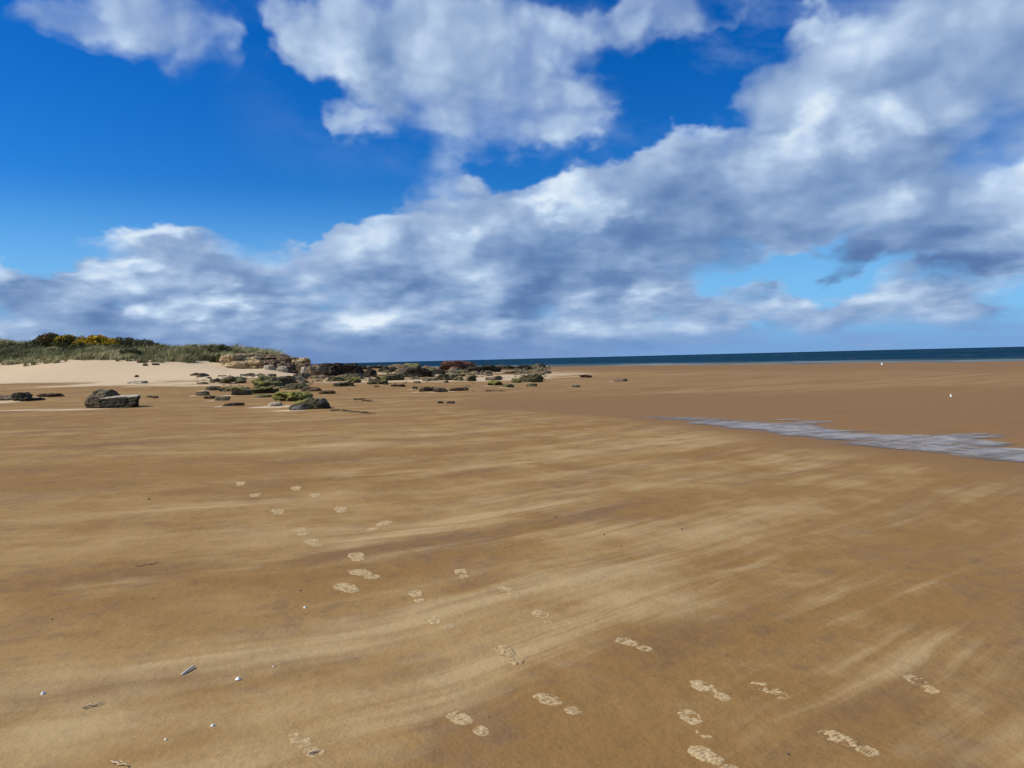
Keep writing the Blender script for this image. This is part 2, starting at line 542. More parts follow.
# scattered dark shell grit
grit = g.voro(pos, 9.0, feature='F1', dim='2D')
gritm = g.smooth(grit, 0.045, 0.02) * g.smooth(g.noise(pos, 0.9, 3.0, 0.6, dim='2D'), 0.5, 0.66)
base = g.mixc(gritm * 0.55, base, (.07, .05, .032))
g.put(P['Base Color'], base)
g.put(P['Roughness'], g.lin(wet, 0.0, 1.0, 0.9, 0.62))
P['Specular IOR Level'].default_value = 0.10
h = mott2 * 0.50 + st_b * 0.5 + g.noise(pos, 22.0, 5.0, 0.65, dim='2D') * 0.30
nb = g.bump(h, 0.55, 0.035)
nb = g.bump(grain, 0.35, 0.003, nb)
g.put(P['Normal'], nb)

xs = axis_steps(-1500, 1500, 0.05, 0.0115, -1.5, 2.5)
ys = axis_steps(-600, 1500, 0.05, 0.0115, 2.0, 5.0)
GX, GY = np.meshgrid(xs, ys)
GZ = zg(GX, GY)
ground_me = grid_mesh('beach_ground', GX, GY, GZ)
GD = 0.79 * GX + 0.61 * GY - 141.0
APRONS = []          # pale blown sand gathered round the rocks; filled in by the rock list, painted on at the end
# ------------------------------------------------------------------ sea
sea_mat, g, P = new_mat('sea_water')
geo = g.node('ShaderNodeNewGeometry')
pos = V(g, geo.outputs['Position'])
def sea_frame(su, sv, rot=-38):
    n = g.node('ShaderNodeMapping', vector_type='TEXTURE')
    g.put(n.inputs['Vector'], pos)
    n.inputs['Rotation'].default_value = (0, 0, RAD(rot))
    n.inputs['Scale'].default_value = (su, sv, 1)
    return V(g, n.outputs[0])
sw = g.noise(sea_frame(26, 7), 1.0, 5.0, 0.6, dim='2D')
ch = g.noise(sea_frame(3.5, 1.6), 1.0, 4.0, 0.6, dim='2D')
patch = g.noise(sea_frame(900, 260), 1.0, 3.0, 0.5, dim='2D')
sx, sy, _ = g.sep(pos)
off = sx * 0.79 + sy * 0.61 - 141.0
foam_n = g.noise(sea_frame(7.0, 2.2), 1.0, 4.0, 0.65, dim='2D')
caps = g.smooth(foam_n + (sw - 0.5) * 0.5, 0.72, 0.78)
surf_n = g.noise(sea_frame(34, 5.0), 1.0, 4.0, 0.6, dim='2D')
surf = g.smooth(surf_n + g.smooth(off, 45.0, 4.0) * 0.22, 0.70, 0.76) * g.smooth(off, 70.0, 20.0) * 0.3
edge = g.smooth(off + (surf_n - 0.5) * 9.0, 4.0, 0.0)
foam = g.m('MAXIMUM', caps * 0.75, g.m('MAXIMUM', surf, edge * 0.05))
deep = g.mixc(g.smooth(patch, 0.35, 0.65), (.008, .034, .072), (.012, .050, .090))
shal = g.mixc(g.smooth(off, 60.0, 0.0), deep, (.045, .085, .10))
g.put(P['Base Color'], g.mixc(foam, shal, (.62, .66, .68)))
g.put(P['Roughness'], g.lin(foam, 0.0, 1.0, 0.32, 0.8))
P['Specular IOR Level'].default_value = 0.0
g.put(P['Normal'], g.bump(ch, 0.9, 0.5, g.bump(sw, 1.0, 2.2)))

n_ = Vector((0.79, 0.61, 0)).normalized(); t_ = Vector((-n_.y, n_.x, 0))
us = np.concatenate([-np.geomspace(40000, 60, 40), np.linspace(-50, 50, 11), np.geomspace(60, 40000, 40)])
vs = np.concatenate([np.linspace(-12, 200, 54), np.geomspace(230, 50000, 40)])
UU, VV = np.meshgrid(us, vs)
shore = 141.0 / math.hypot(0.79, 0.61)
SX = t_.x * UU + n_.x * (VV + shore); SY = t_.y * UU + n_.y * (VV + shore)
link('sea', grid_mesh('sea', SX, SY, np.full_like(SX, SEA_Z + 0.02)), sea_mat, kind='structure', label='dark teal sea along the horizon')

# ------------------------------------------------------------------ shallow pool on the sand
pool_mat, g, P = new_mat('pool_water')
geo = g.node('ShaderNodeNewGeometry')
pos = V(g, geo.outputs['Position'])
def pf(su, sv, rot=31):
    n = g.node('ShaderNodeMapping', vector_type='TEXTURE')
    g.put(n.inputs['Vector'], pos)
    n.inputs['Rotation'].default_value = (0, 0, RAD(rot))
    n.inputs['Scale'].default_value = (su, sv, 1)
    return V(g, n.outputs[0])
g.put(P['Alpha'], g.smooth(g.attr('depth') + (g.noise(pf(0.5, 0.16), 1.0, 3.0, 0.6, dim='2D') - 0.5) * 0.016, 0.0, 0.022) * 0.92)
r1 = g.noise(pf(0.16, 0.55), 1.0, 3.0, 0.55, dim='2D')
r2 = g.noise(pf(0.8, 2.4), 1.0, 3.0, 0.5, dim='2D')
sil = g.noise(pf(1.6, 0.35), 1.0, 4.0, 0.6, dim='2D')
g.put(P['Base Color'], g.mixc(g.smooth(sil, .35, .65), (.23, .175, .125), (.36, .315, .27)))
P['Roughness'].default_value = 0.16
P['IOR'].default_value = 1.33
P['Specular IOR Level'].default_value = 0.14
g.put(P['Normal'], g.bump(r1, 1.0, 0.20, g.bump(r2, 1.0, 0.30)))
POOL_Z = -0.030
pxs = np.arange(-3.0, 20, 0.12); pys = np.arange(3.0, 30, 0.12)
PX, PY = np.meshgrid(pxs, pys)
pme = grid_mesh('beach_water', PX, PY, np.full_like(PX, POOL_Z))
pbm = bmesh.new(); pbm.from_mesh(pme)
pv = np.array([v.co[:2] for v in pbm.verts])
pin_v = pool_inside(pv[:, 0], pv[:, 1])
drop = [v for v, q, yy in zip(pbm.verts, pin_v, pv[:, 1]) if q < -0.9 or q > 5.0 or yy > 25]
bmesh.ops.delete(pbm, geom=drop, context='VERTS')
pbm.to_mesh(pme); pbm.free()
pc_ = np.array([v.co[:2] for v in pme.vertices])
fattr(pme, 'depth', POOL_Z - zg(pc_[:, 0], pc_[:, 1]))
link('beach_water', pme, pool_mat, kind='structure', label='rippled shallow water left on the wet sand')
# ------------------------------------------------------------------ rock materials
def rock_mat(name, c1, c2, lichen=(.22, .20, .16), lichen_amt=0.25, algae=None, algae_amt=0.0, rough=0.85, scale=1.0):
    m, g, P = new_mat(name)
    tcn = g.node('ShaderNodeTexCoord')
    oi = g.node('ShaderNodeObjectInfo')
    p = g.vm('ADD', V(g, tcn.outputs['Object']), g.vm('SCALE', V(g, oi.outputs['Location']), 0.37))
    pz = g.vm('MULTIPLY', p, (1, 1, 3.2))
    n1 = g.noise(pz, 1.6 * scale, 6.0, 0.62)
    n2 = g.noise(p, 7.0 * scale, 5.0, 0.65)
    n3 = g.noise(p, 2.4 * scale, 4.0, 0.6)
    col = g.mixc(g.smooth(n1, 0.36, 0.64), c1, c2)
    col = g.mixc(g.smooth(n2 + (n3 - 0.5) * 0.6, 0.56, 0.72) * lichen_amt, col, lichen)
    geo = g.node('ShaderNodeNewGeometry')
    _, _, nz = g.sep(V(g, geo.outputs['Normal']))
    if algae:
        col = g.mixc(g.smooth(nz + (n3 - 0.5) * 1.5, 0.25, 0.75) * algae_amt, col, algae)
    vor = g.voro(pz, 3.0 * scale, feature='F1', detail=2.0)
    hh = n2 * 0.6 + n1 * 0.8 + vor * 0.35
    g.put(P['Base Color'], col)
    P['Roughness'].default_value = rough
    P['Specular IOR Level'].default_value = 0.12
    g.put(P['Normal'], g.bump(hh, 0.9, 0.10 / scale))
    return m

M = {
    'dark': rock_mat('dark_rock', (.050, .040, .024), (.165, .135, .086), (.27, .22, .15), .45),
    'black': rock_mat('black_shaded_rock', (.014, .011, .007), (.055, .044, .027), (.16, .13, .085), .4, rough=.85),  # dark rock, its colour pushed near black to stand for shaded faces
    'brown': rock_mat('brown_rock', (.060, .036, .020), (.135, .088, .050), (.25, .20, .14), .35),
    'olive': rock_mat('weedy_rock', (.060, .053, .026), (.170, .150, .080), (.26, .23, .16), .4, (.150, .145, .050), .7),
    'green': rock_mat('algae_rock', (.030, .028, .015), (.075, .066, .032), (.2, .18, .12), .3, (.185, .180, .050), .85),
    'grey': rock_mat('grey_rock', (.05, .048, .040), (.150, .142, .120), (.26, .24, .20), .45),
    'tan': rock_mat('sandstone', (.27, .180, .090), (.52, .395, .220), (.46, .37, .25), .35, scale=.7),
    'tanb': rock_mat('weathered_sandstone', (.105, .070, .042), (.25, .178, .108), (.34, .27, .19), .35, scale=.7),
    'pale': rock_mat('pale_sandstone', (.33, .27, .19), (.50, .43, .32), (.16, .12, .08), .35),
    'red': rock_mat('red_rock', (.060, .026, .018), (.150, .068, .045), (.22, .13, .09), .3, scale=.6),
    'algae': rock_mat('green_algae', (.125, .125, .026), (.235, .215, .050), (.10, .09, .035), .5, rough=.75, scale=2.0),
    'weed': rock_mat('brown_seaweed', (.034, .030, .014), (.095, .078, .034), (.14, .12, .05), .4, rough=.7, scale=3.0),
    'sandcap': rock_mat('sand_drift', (.46, .35, .22), (.60, .48, .33), (.40, .30, .18), .3, scale=2.0),
}
_ico = {}
def ico(n):
    if n not in _ico:
        bm = bmesh.new()
        bmesh.ops.create_icosphere(bm, subdivisions=n, radius=1.0)
        v = np.array([q.co[:] for q in bm.verts]); f = np.array([[w.index for w in q.verts] for q in bm.faces])
        bm.free()
        _ico[n] = (v, f)
    return _ico[n]

def rock_co(w, d, h, seed, sub=4, cuts=9, flat=0.0, rough=0.20, lean=0.0, strata=0.10, peaky=0.0, warp=0.24):
    """a boulder about w wide, d deep, standing h above its base: faceted by planes, bedded, then weathered"""
    rng = np.random.default_rng(seed)
    v, f = ico(sub)
    v = v.copy()
    v = np.sign(v) * np.abs(v) ** 0.84                         # towards a block
    v /= np.max(np.abs(v))
    for _ in range(cuts):
        n = rng.normal(size=3); n[2] *= 0.75
        n /= np.linalg.norm(n)
        k = rng.uniform(0.62, 0.98)
        s = v @ n - k
        v = np.where(s[:, None] > 0, v - n * s[:, None] * 0.93, v)
    if flat:
        top = 1 - flat
        v[:, 2] = np.where(v[:, 2] > top, top + (v[:, 2] - top) * 0.15, v[:, 2])
    o = rng.uniform(0, 50, 3)
    q = v * np.array([w, d, h * 1.2]) / max(w, d) * 3.0 + o
    nrm = v / np.linalg.norm(v, axis=1)[:, None]
    v = v + nrm * (warp * vnoise(v[:, 0] * 1.5 + o[0], v[:, 1] * 1.5 + o[1], v[:, 2] * 1.5 + o[2]))[:, None]
    disp = rough * (fbm(q[:, 0], q[:, 1], q[:, 2], oct=5, gain=0.55)) * 0.62
    rid = 1 - np.abs(vnoise(q[:, 0] * 1.7 + 5, q[:, 1] * 1.7, q[:, 2] * 1.7))
    disp -= rough * 0.5 * rid ** 6
    if strata:
        lay = vnoise(v[:, 2] * 5.5 + o[0], np.full(len(v), o[1])) + 0.5 * vnoise(v[:, 2] * 13 + o[1], q[:, 0] * .4)
        disp += strata * lay * (1 - np.abs(nrm[:, 2])) * 0.5
    v = v + nrm * disp[:, None]
    if peaky:
        v[:, 2] *= 1 + peaky * vnoise(v[:, 0] * 2.2 + o[0], v[:, 1] * 2.2 + o[1])
    v[:, 0] += lean * v[:, 2]
    lo = v.min(0); hi = v.max(0)
    v = (v - (lo + hi) / 2) / (hi - lo) * 2
    out = np.empty_like(v)
    out[:, 0] = v[:, 0] * w / 2
    out[:, 1] = v[:, 1] * d / 2
    out[:, 2] = (v[:, 2] + 0.22) / 1.22 * h                    # nearly half of it buried
    return out, f

def tri_normals(v, f):
    n = np.cross(v[f[:, 1]] - v[f[:, 0]], v[f[:, 2]] - v[f[:, 0]])
    return n / np.maximum(np.linalg.norm(n, axis=1), 1e-9)[:, None]

def cover_mesh(name, v, f, seed, amount, thick, nzmin=0.35, side=None):
    """a mat lying over part of a rock: its own faces lifted a little, with a rim"""
    n = tri_normals(v, f)
    c = v[f].mean(1)
    size = max(np.ptp(v[:, 0]), 1e-6)
    nz = fbm(c[:, 0] / size * 4 + seed, c[:, 1] / size * 4, c[:, 2] / size * 4, oct=3)
    ok = (n[:, 2] > nzmin) & (nz > 0.9 - 1.8 * amount)
    if side is not None:
        ok &= (c @ np.array(side)) > 0
    if ok.sum() < 6:
        ok = n[:, 2] > nzmin
    f2 = f[ok]
    used = np.unique(f2)
    remap = -np.ones(len(v), dtype=int); remap[used] = np.arange(len(used))
    vn = np.zeros_like(v)
    np.add.at(vn, f.ravel(), np.repeat(n, 3, axis=0))
    vn /= np.maximum(np.linalg.norm(vn, axis=1), 1e-9)[:, None]
    top = v[used] + vn[used] * (thick * (1 + 0.6 * fbm(v[used, 0] * 9, v[used, 1] * 9, v[used, 2] * 9, oct=2)))[:, None]
    low = v[used] - vn[used] * thick
    k = len(used)
    ft = remap[f2]
    e = np.concatenate([ft[:, [0, 1]], ft[:, [1, 2]], ft[:, [2, 0]]])
    key = {(a, b) for a, b in e}
    rim = [(a, b) for a, b in key if (b, a) not in key]
    rf = [[b, a, a + k] for a, b in rim] + [[b, a + k, b + k] for a, b in rim]
    faces = np.concatenate([ft, np.array(rf, dtype=int).reshape(-1, 3)])
    return raw_mesh(name, np.concatenate([top, low]), faces, smooth=True)

def px_size(dist):
    return dist / F_PX

ROCKS = 0
def rock(name, label, px0, px1, ytop, ybase, mat, group=None, depth=0.8, sub=None, apron=0.0, covers=(), rot=None, **kw):
    """a rock spanning px0..px1 of the photograph, its foot at ybase, its top at ytop"""
    global ROCKS
    ROCKS += 1
    cx = (px0 + px1) / 2
    x, y = spot(cx, ybase)
    dist = math.hypot(x, y)
    w = (px1 - px0) * px_size(y) * 1.24
    dep = w * depth
    # the foot nearest the camera is what the photograph shows
    k = 1 + dep * 0.40 / dist
    x, y = x * k, y * k
    w *= k
    h = max(0.05, (ybase - ytop) * px_size(y) * 0.84 - dep * 0.16 * EYE / dist)
    z = zg1(x, y)
    big = (px1 - px0)
    if sub is None:
        sub = 5 if big > 26 else 4 if big > 9 else 3
    seed = ROCKS * 7 + 3
    kw.setdefault('flat', 0.25)
    v, f = rock_co(w, dep, h, seed, sub=sub, **kw)
    me = raw_mesh(name, v, f, smooth=False)
    o = link(name, me, M[mat], label=label, category='rock')
    o.location = (x, y, z - 0.02)
    o.rotation_euler.z = (random.Random(seed).uniform(-.25, .25) if rot is None else rot) - math.atan2(x, y) * 0.6
    if group:
        o['group'] = group
    for (pn, pm, amt, th, nzm, side) in covers:
        link(pn, cover_mesh(pn, v, f, seed, amt, th, nzm, side), M[pm], parent=o)
    if apron:
        APRONS.append((x - w * .35, y - dep * .55, w * apron * 1.1, max(dep * apron, .4), .9))
    return o, v, f

random.seed(4)
ALG = ('algae_patch', 'algae', .62, .02, .30, None)
WEED = ('seaweed_patch', 'weed', .55, .03, .25, None)

# ---- the big boulder, left: a dark hump and a flat topped slab fallen against it
bx, by = spot(113, 408.5)
boulder = bpy.data.objects.new('split_boulder', None); COL.objects.link(boulder)
boulder.location = (bx * 1.03, by * 1.03, zg1(bx, by))
boulder['label'] = 'big boulder split into a dark hump and a flat slab, its lit top painted pale'
boulder['category'] = 'boulder'
u = by * 1.03 / F_PX
hv, hf = rock_co(35 * u, 40 * u, 19.5 * u, 11, sub=5, cuts=8, flat=.15, rough=.11, lean=-.05, strata=.10, warp=.14)
hump = link('boulder_hump', raw_mesh('boulder_hump', hv, hf), M['tanb'], parent=boulder)
hump.location = (-11.5 * u, 6 * u, -.05); hump.rotation_euler.z = .35
link('dark_lichen', cover_mesh('dark_lichen', hv, hf, 3, .8, .012, .45, None), M['dark'], parent=hump)
sv_, sf_ = rock_co(46 * u, 36 * u, 12.5 * u, 23, sub=5, cuts=5, flat=.42, rough=.07, lean=.10, strata=.16, warp=.04)
slab = link('boulder_slab', raw_mesh('boulder_slab', sv_, sf_), M['black'], parent=boulder)
slab.location = (9.5 * u, -1 * u, -.03); slab.rotation_euler = (RAD(3), RAD(-2), -.12)
link('lit_top', cover_mesh('lit_top', sv_, sf_, 5, .9, .012, .90, None), M['pale'], parent=slab)  # pale mat painted on the upper faces for sunlight on the slab
fv, ff = rock_co(10 * u, 9 * u, 4.2 * u, 31, sub=4, rough=.14)
foot = link('boulder_foot', raw_mesh('boulder_foot', fv, ff), M['brown'], parent=boulder)
foot.location = (-8 * u, -13 * u, -.03)
APRONS.append((bx - 1.2, by - .25, 1.5, .55, 1.0)); APRONS.append((bx - 4.5, by + .3, 3.2, .35, .8))

# ---- left of it
rock('dark_boulder', 'black humped boulder near the left edge of the beach', 14, 30, 390, 401, 'black', depth=1.0, apron=.9, flat=.1)
rock('flat_rock', 'low black rock tailing off right of the black humped boulder', 24, 42, 396.5, 401, 'black', depth=.6, flat=.4)
rock('flat_rock', 'brown rock cut by the left edge of the picture', -8, 13, 393.5, 400.5, 'tanb', depth=.8, apron=.8)
rock('flat_rock', 'thin brown flat rock between the black hump and the split boulder', 41, 61, 392, 397, 'brown', depth=.7, flat=.5, apron=.6)
rock('small_stone', 'larger small brown stone just right of the split boulder', 152, 158, 395, 398.2, 'brown', 'small stones right of the split boulder')
rock('small_stone', 'smaller dark stone just right of the split boulder', 147.5, 151.5, 394.8, 397.6, 'dark', 'small stones right of the split boulder')
rock('small_stone', 'small dark stone on the brown sand below the dune foot', 134.5, 138.5, 374.6, 377.2, 'brown')
rock('pale_rock', 'pale low rock half buried below the dune foot', 129, 145, 380.2, 383.6, 'pale', depth=.8, flat=.4)
rock('small_stone', 'brown stone fallen from the gap in the dune shrubs', 137, 141.5, 358.5, 363, 'tanb')
rock('small_stone', 'dark stone lowest under the gap in the dune shrubs', 143, 147.5, 363, 366, 'brown', depth=.6)
rock('small_stone', 'dark stone below the shrubs right of the dune gap', 152, 159, 362.5, 365.2, 'dark', depth=.6)

# ---- rocks on the sand in front of the sandstone outcrop
G1 = 'weedy rocks scattered in front of the outcrop'
rock('beach_rock', 'flat brown rock lying on the pale sand below the dunes', 191, 200, 372.6, 375.6, 'brown', G1)
rock('beach_rock', 'long dark olive rock furthest left in its row before the outcrop', 222, 244, 376, 383.5, 'olive', G1, depth=.8, apron=.4, covers=[WEED])
rock('beach_rock', 'low brown rock left of the long dark olive rock', 211, 221, 378, 382.3, 'brown', G1)
rock('beach_rock', 'thin flat rock on sand, far left of the olive rocks', 198, 207, 381, 384.2, 'tanb', G1)
rock('beach_rock', 'dark brown rock with a pale foot, second from left', 207, 220, 385, 390.5, 'dark', G1, apron=.5)
rock('beach_rock', 'small dark rock furthest left on the open sand', 197, 208, 390, 395.5, 'dark', G1, apron=.5)
rock('beach_rock', 'flat brown rock below the small dark leftmost rock', 205, 215, 394.6, 399, 'brown', G1, flat=.5)
rock('beach_rock', 'knobbly dark brown rock beside the flat brown rock', 215, 229, 395, 400.5, 'dark', G1, apron=.5)
rock('beach_rock', 'thin flat brown slab nearest the camera on this side', 224, 242, 402, 406.2, 'brown', G1, depth=.7, flat=.5, apron=.6)
rock('beach_rock', 'low olive rock touching the pointed dark rock on its left', 220, 233, 386, 391.5, 'olive', G1)
rock('beach_rock', 'pointed dark olive rock in the middle of the scatter', 232, 250, 385, 395.3, 'dark', G1, apron=.4, flat=.1, covers=[('algae_patch', 'algae', .4, .02, .3, None)])
rock('beach_rock', 'green topped rock right of the pointed dark rock', 253, 276, 384.5, 393.5, 'green', G1, covers=[ALG, WEED])
rock('beach_rock', 'broad brown and green rock at the back of the cluster', 255, 279, 373, 386.3, 'olive', G1, depth=.7, covers=[('algae_patch', 'algae', .5, .03, .3, (-.5, -.5, .1))])
rock('beach_rock', 'blocky dark brown rock leaning on the broad brown and green rock', 270, 288, 375, 386, 'dark', G1, apron=.4)
rock('beach_rock', 'pale stone wedged right of the blocky dark brown rock', 283, 288.5, 380.5, 385.4, 'pale', G1)
rock('beach_rock', 'dark wide rock behind the low olive slab', 282, 306, 374, 383.4, 'dark', G1, depth=.7)
rock('beach_rock', 'rounded dark rock highest and furthest back of the cluster', 291, 309, 371, 379.2, 'dark', G1, flat=.1)
rock('beach_rock', 'low olive slab between the dark wide rock and the algae mound', 287, 308, 383, 389.4, 'olive', G1, covers=[WEED])
rock('beach_rock', 'brown stone right of the low olive slab', 303, 319, 386.3, 391.5, 'brown', G1, apron=.4)
rock('beach_rock', 'thin flat brown stone at the right end of the scatter', 320, 334, 389.8, 394, 'brown', G1, flat=.5)
rock('beach_rock', 'low dark rock at the foot of the green topped rock', 256, 271, 393, 397.5, 'olive', G1)
rock('algae_rock', 'bright yellow green algae covered mound behind the grey boulder', 276, 309, 389.5, 401.5, 'green', None, depth=.8, covers=[('algae_patch', 'algae', .95, .03, .0, None)])
rock('grey_boulder', 'grey topped dark boulder nearest the camera among the rocks', 294, 327, 395.5, 409.3, 'grey', None, depth=.8, apron=.35, flat=.3, covers=[('front_shade', 'weed', .6, .03, -.2, (.1, -1, -.1)), ('algae_patch', 'algae', .3, .02, .2, (-1, -.2, 0))])  # the dark mat over the front is shade put into colour
APRONS.append((*spot(273, 407), 1.1, .7, 1.0))
rock('pale_rock', 'pale sandy stone left of the grey topped boulder', 268, 281, 400.5, 406.5, 'pale', None, depth=.9, flat=.3)

# ---- sandstone outcrop below the dune
oc = bpy.data.objects.new('sandstone_outcrop', None); COL.objects.link(oc)
oc['label'] = 'layered tan sandstone outcrop at the right end of the dunes'
oc['category'] = 'rock outcrop'
ox, oy = -33.5, 101.0
oc.location = (ox, oy, zg1(ox, oy))
def ledge(px0, px1, ytop, ybot, yy, mat, seed, depth=4.0, **kw):
    """one bed or block of the outcrop, at y metres out"""
    x0 = ray(px0, 365).x / ray(px0, 365).y * yy; x1 = ray(px1, 365).x / ray(px1, 365).y * yy
    d0 = ray((px0 + px1) / 2, ytop); d1 = ray((px0 + px1) / 2, ybot)
    zt = EYE + d0.z / d0.y * yy; zb = EYE + d1.z / d1.y * yy
    kw.setdefault('flat', .3); kw.setdefault('warp', .10)
    v, f = rock_co((x1 - x0) * 1.1, depth, (zt - zb) * 1.05, seed, sub=5, **kw)
    o = link('rock_ledge', raw_mesh('rock_ledge', v, f), M[mat], parent=oc)
    o.location = ((x0 + x1) / 2 - ox, yy - oy, zb - .12 - oc.location.z)
    o.rotation_euler.z = random.uniform(-.12, .12)
    return o
ledge(221, 246, 353.5, 368.5, 102.5, 'tan', 101, 5, rough=.17, strata=.42, cuts=5, warp=.14)
ledge(236, 262, 352.5, 363, 103.5, 'tan', 112, 4, rough=.17, strata=.40, flat=.4)
ledge(226, 250, 360.5, 369.5, 100.6, 'tan', 109, 2.4, rough=.18, strata=.35)
ledge(243, 268, 358.5, 369.5, 101, 'tan', 102, 3, rough=.18, strata=.38)
ledge(252, 290, 353, 361, 105, 'tanb', 103, 4, rough=.17, strata=.4, flat=.4)
ledge(258, 279, 359, 369.8, 101.5, 'tanb', 104, 3, rough=.2, strata=.35)
ledge(263, 274, 364, 370, 99.4, 'pale', 110, 1.6, rough=.18)
ledge(272, 300, 356.5, 364, 103.5, 'tanb', 105, 4, rough=.17, strata=.4, flat=.4)
ledge(275, 297, 362, 369.6, 101, 'tanb', 106, 2.6, rough=.2, strata=.35)
ledge(278, 288, 365, 370.2, 99.4, 'pale', 113, 1.6, rough=.18)
ledge(290, 309, 357, 365, 102.5, 'tan', 107, 3, rough=.2, strata=.3, peaky=.3)
ledge(296, 311, 363, 372, 100, 'tanb', 108, 2.4, rough=.2, strata=.3, cuts=8)
ledge(301, 309, 366, 373, 98.6, 'pale', 111, 1.5, rough=.18)

# ---- dark ledges running seaward from the outcrop
G2 = 'dark ledges between the outcrop and the sea'
rock('rock_ledge', 'brown upright block joining the outcrop to the dark ledges', 308, 324, 361.3, 377, 'tanb', G2, depth=1.0, flat=.2, rough=.15)
rock('rock_ledge', 'tall black block with a sheer shaded face', 321, 345, 360.6, 376, 'black', G2, depth=.9, flat=.3)
rock('rock_ledge', 'black ledge sloping down right of the sheer black block', 339, 364, 360.5, 374.5, 'black', G2, depth=.9, flat=.1, lean=-.2)
rock('rock_ledge', 'small grey stones at the foot of the brown upright block', 311, 325, 374.5, 378, 'tanb', G2)
rock('beach_rock', 'olive rock in front of the sheer black block', 330, 345, 375.6, 381.4, 'olive', G2, covers=[WEED])
rock('beach_rock', 'flat olive rock nearest the camera before the black block', 335, 353, 381.6, 386.5, 'olive', G2, depth=.8, covers=[WEED])
rock('beach_rock', 'mossy green rock below the sloping black ledge', 349, 360, 376.5, 383, 'green', G2, covers=[ALG])
rock('beach_rock', 'dark humped rock right of the sloping black ledge', 362, 377, 366.3, 377.3, 'black', G2, flat=.1)
rock('beach_rock', 'low black slab beyond the dark humped rock', 379, 395, 366.3, 371.8, 'black', G2)
rock('beach_rock', 'broad dark and olive slab below the low black slab', 378, 402, 373, 380.5, 'olive', G2, depth=.8, covers=[WEED])
rock('beach_rock', 'low mossy rock left under the broad olive slab', 369, 386, 378.5, 384.3, 'green', G2, covers=[WEED])
rock('beach_rock', 'brown stone in sand under the broad olive slab', 392, 405, 383.5, 386.6, 'brown', G2, flat=.4)
rock('beach_rock', 'small dark stone left of the brown stone in sand', 374, 379, 384.5, 387.2, 'dark', G2)
rock('beach_rock', 'jagged black rock in the middle of the ledges', 405, 430, 365.6, 377.3, 'black', G2, depth=.7, peaky=.35, flat=.05)
rock('beach_rock', 'black slab leading from the jagged black rock to the red stack', 426, 444, 367.8, 374.4, 'black', G2)
rock('beach_rock', 'dark stone below the jagged black rock', 427, 437, 377.4, 381, 'dark', G2)
rock('beach_rock', 'olive rock with dark weed right of the jagged black rock', 439, 454, 372.6, 380.3, 'olive', G2, covers=[WEED, ('algae_patch', 'algae', .35, .03, .3, None)])
rock('beach_rock', 'small olive stone under the red stack', 454, 464, 375.6, 380.6, 'olive', G2)
rock('beach_rock', 'upright dark green stone right of the small olive stone', 468, 476, 374, 381.3, 'green', G2, covers=[WEED])
rock('beach_rock', 'dark low rock behind the bright green rock', 486, 501, 374.5, 380.2, 'dark', G2)
rock('beach_rock', 'bright green algae rock on the sand', 489, 501, 379.6, 385.6, 'green', G2, apron=.5, covers=[('algae_patch', 'algae', .95, .03, .0, None)])
rock('beach_rock', 'brown green stone right of the bright green algae rock', 503, 513, 383, 387.4, 'olive', G2, apron=.5)
rock('red_stack', 'red brown rock stack standing against the sea', 442, 473, 358.3, 371, 'red', None, depth=.7, rough=.16, strata=.2, flat=.2, sub=5)
rock('rock_ledge', 'long black ledge right of the red brown stack', 468, 498, 363.4, 372.3, 'black', G2, depth=.6, peaky=.2)
rock('rock_ledge', 'row of low black rocks at the water line', 495, 521, 364.3, 369.5, 'black', G2, depth=.4, peaky=.5, rough=.2)
rock('rock_ledge', 'black rock ending the row at the water line', 517, 531, 364, 369.7, 'black', G2, depth=.5)
rock('beach_rock', 'thin dark slab under the row of low black rocks', 504, 522, 370.6, 373.6, 'dark', G2, depth=.6)
rock('beach_rock', 'dark olive humped rock last of the ledges on the right', 520, 541, 373.2, 382.5, 'olive', G2, depth=.8, apron=.5, flat=.1, covers=[WEED])
rock('beach_rock', 'small pale green stone left of the last olive hump', 512, 521, 376.5, 383, 'green', G2, apron=.4)
rock('beach_rock', 'small dark stone in front of the last olive hump', 527, 537, 382.5, 386.5, 'olive', G2, apron=.6)
rock('beach_rock', 'small dark stone left in the line before the ledges', 412, 418, 385, 389.5, 'dark', G2, apron=.6)
rock('beach_rock', 'brown weedy stone centre in the line before the ledges', 420, 433, 386, 391.5, 'brown', G2, apron=.5, covers=[WEED])
rock('beach_rock', 'dark stone right in the line before the ledges', 434, 447, 386, 392.3, 'dark', G2, apron=.5)
rock('beach_rock', 'flat brown stone beyond the line before the ledges', 450, 467, 386.5, 391, 'brown', G2, flat=.5, apron=.4)
rock('small_stone', 'left of two small dark stones alone on the sand', 437, 443, 400, 403.4, 'dark', 'two dark stones alone on the sand')
rock('small_stone', 'right of two small dark stones alone on the sand', 447, 454, 400, 403.6, 'dark', 'two dark stones alone on the sand')
# fill between the named ledges: low black skerries along the water
G3 = 'low skerries along the water line'
for (a, b, t_, bt, lb) in [
    (352, 366, 364.5, 369.5, 'low skerry behind the sloping black ledge'),
    (366, 382, 364.5, 368.5, 'low skerry behind the dark humped rock'),
    (384, 404, 363.6, 367.6, 'long low skerry left of the jagged black rock'),
    (402, 420, 362.8, 367.0, 'low skerry behind the jagged black rock'),
    (420, 444, 362.6, 367.2, 'long low skerry touching the red brown stack')]:
    rock('skerry', lb, a, b, t_, bt, 'black' if a % 3 else 'dark', G3, depth=.5, peaky=.3, rough=.18)
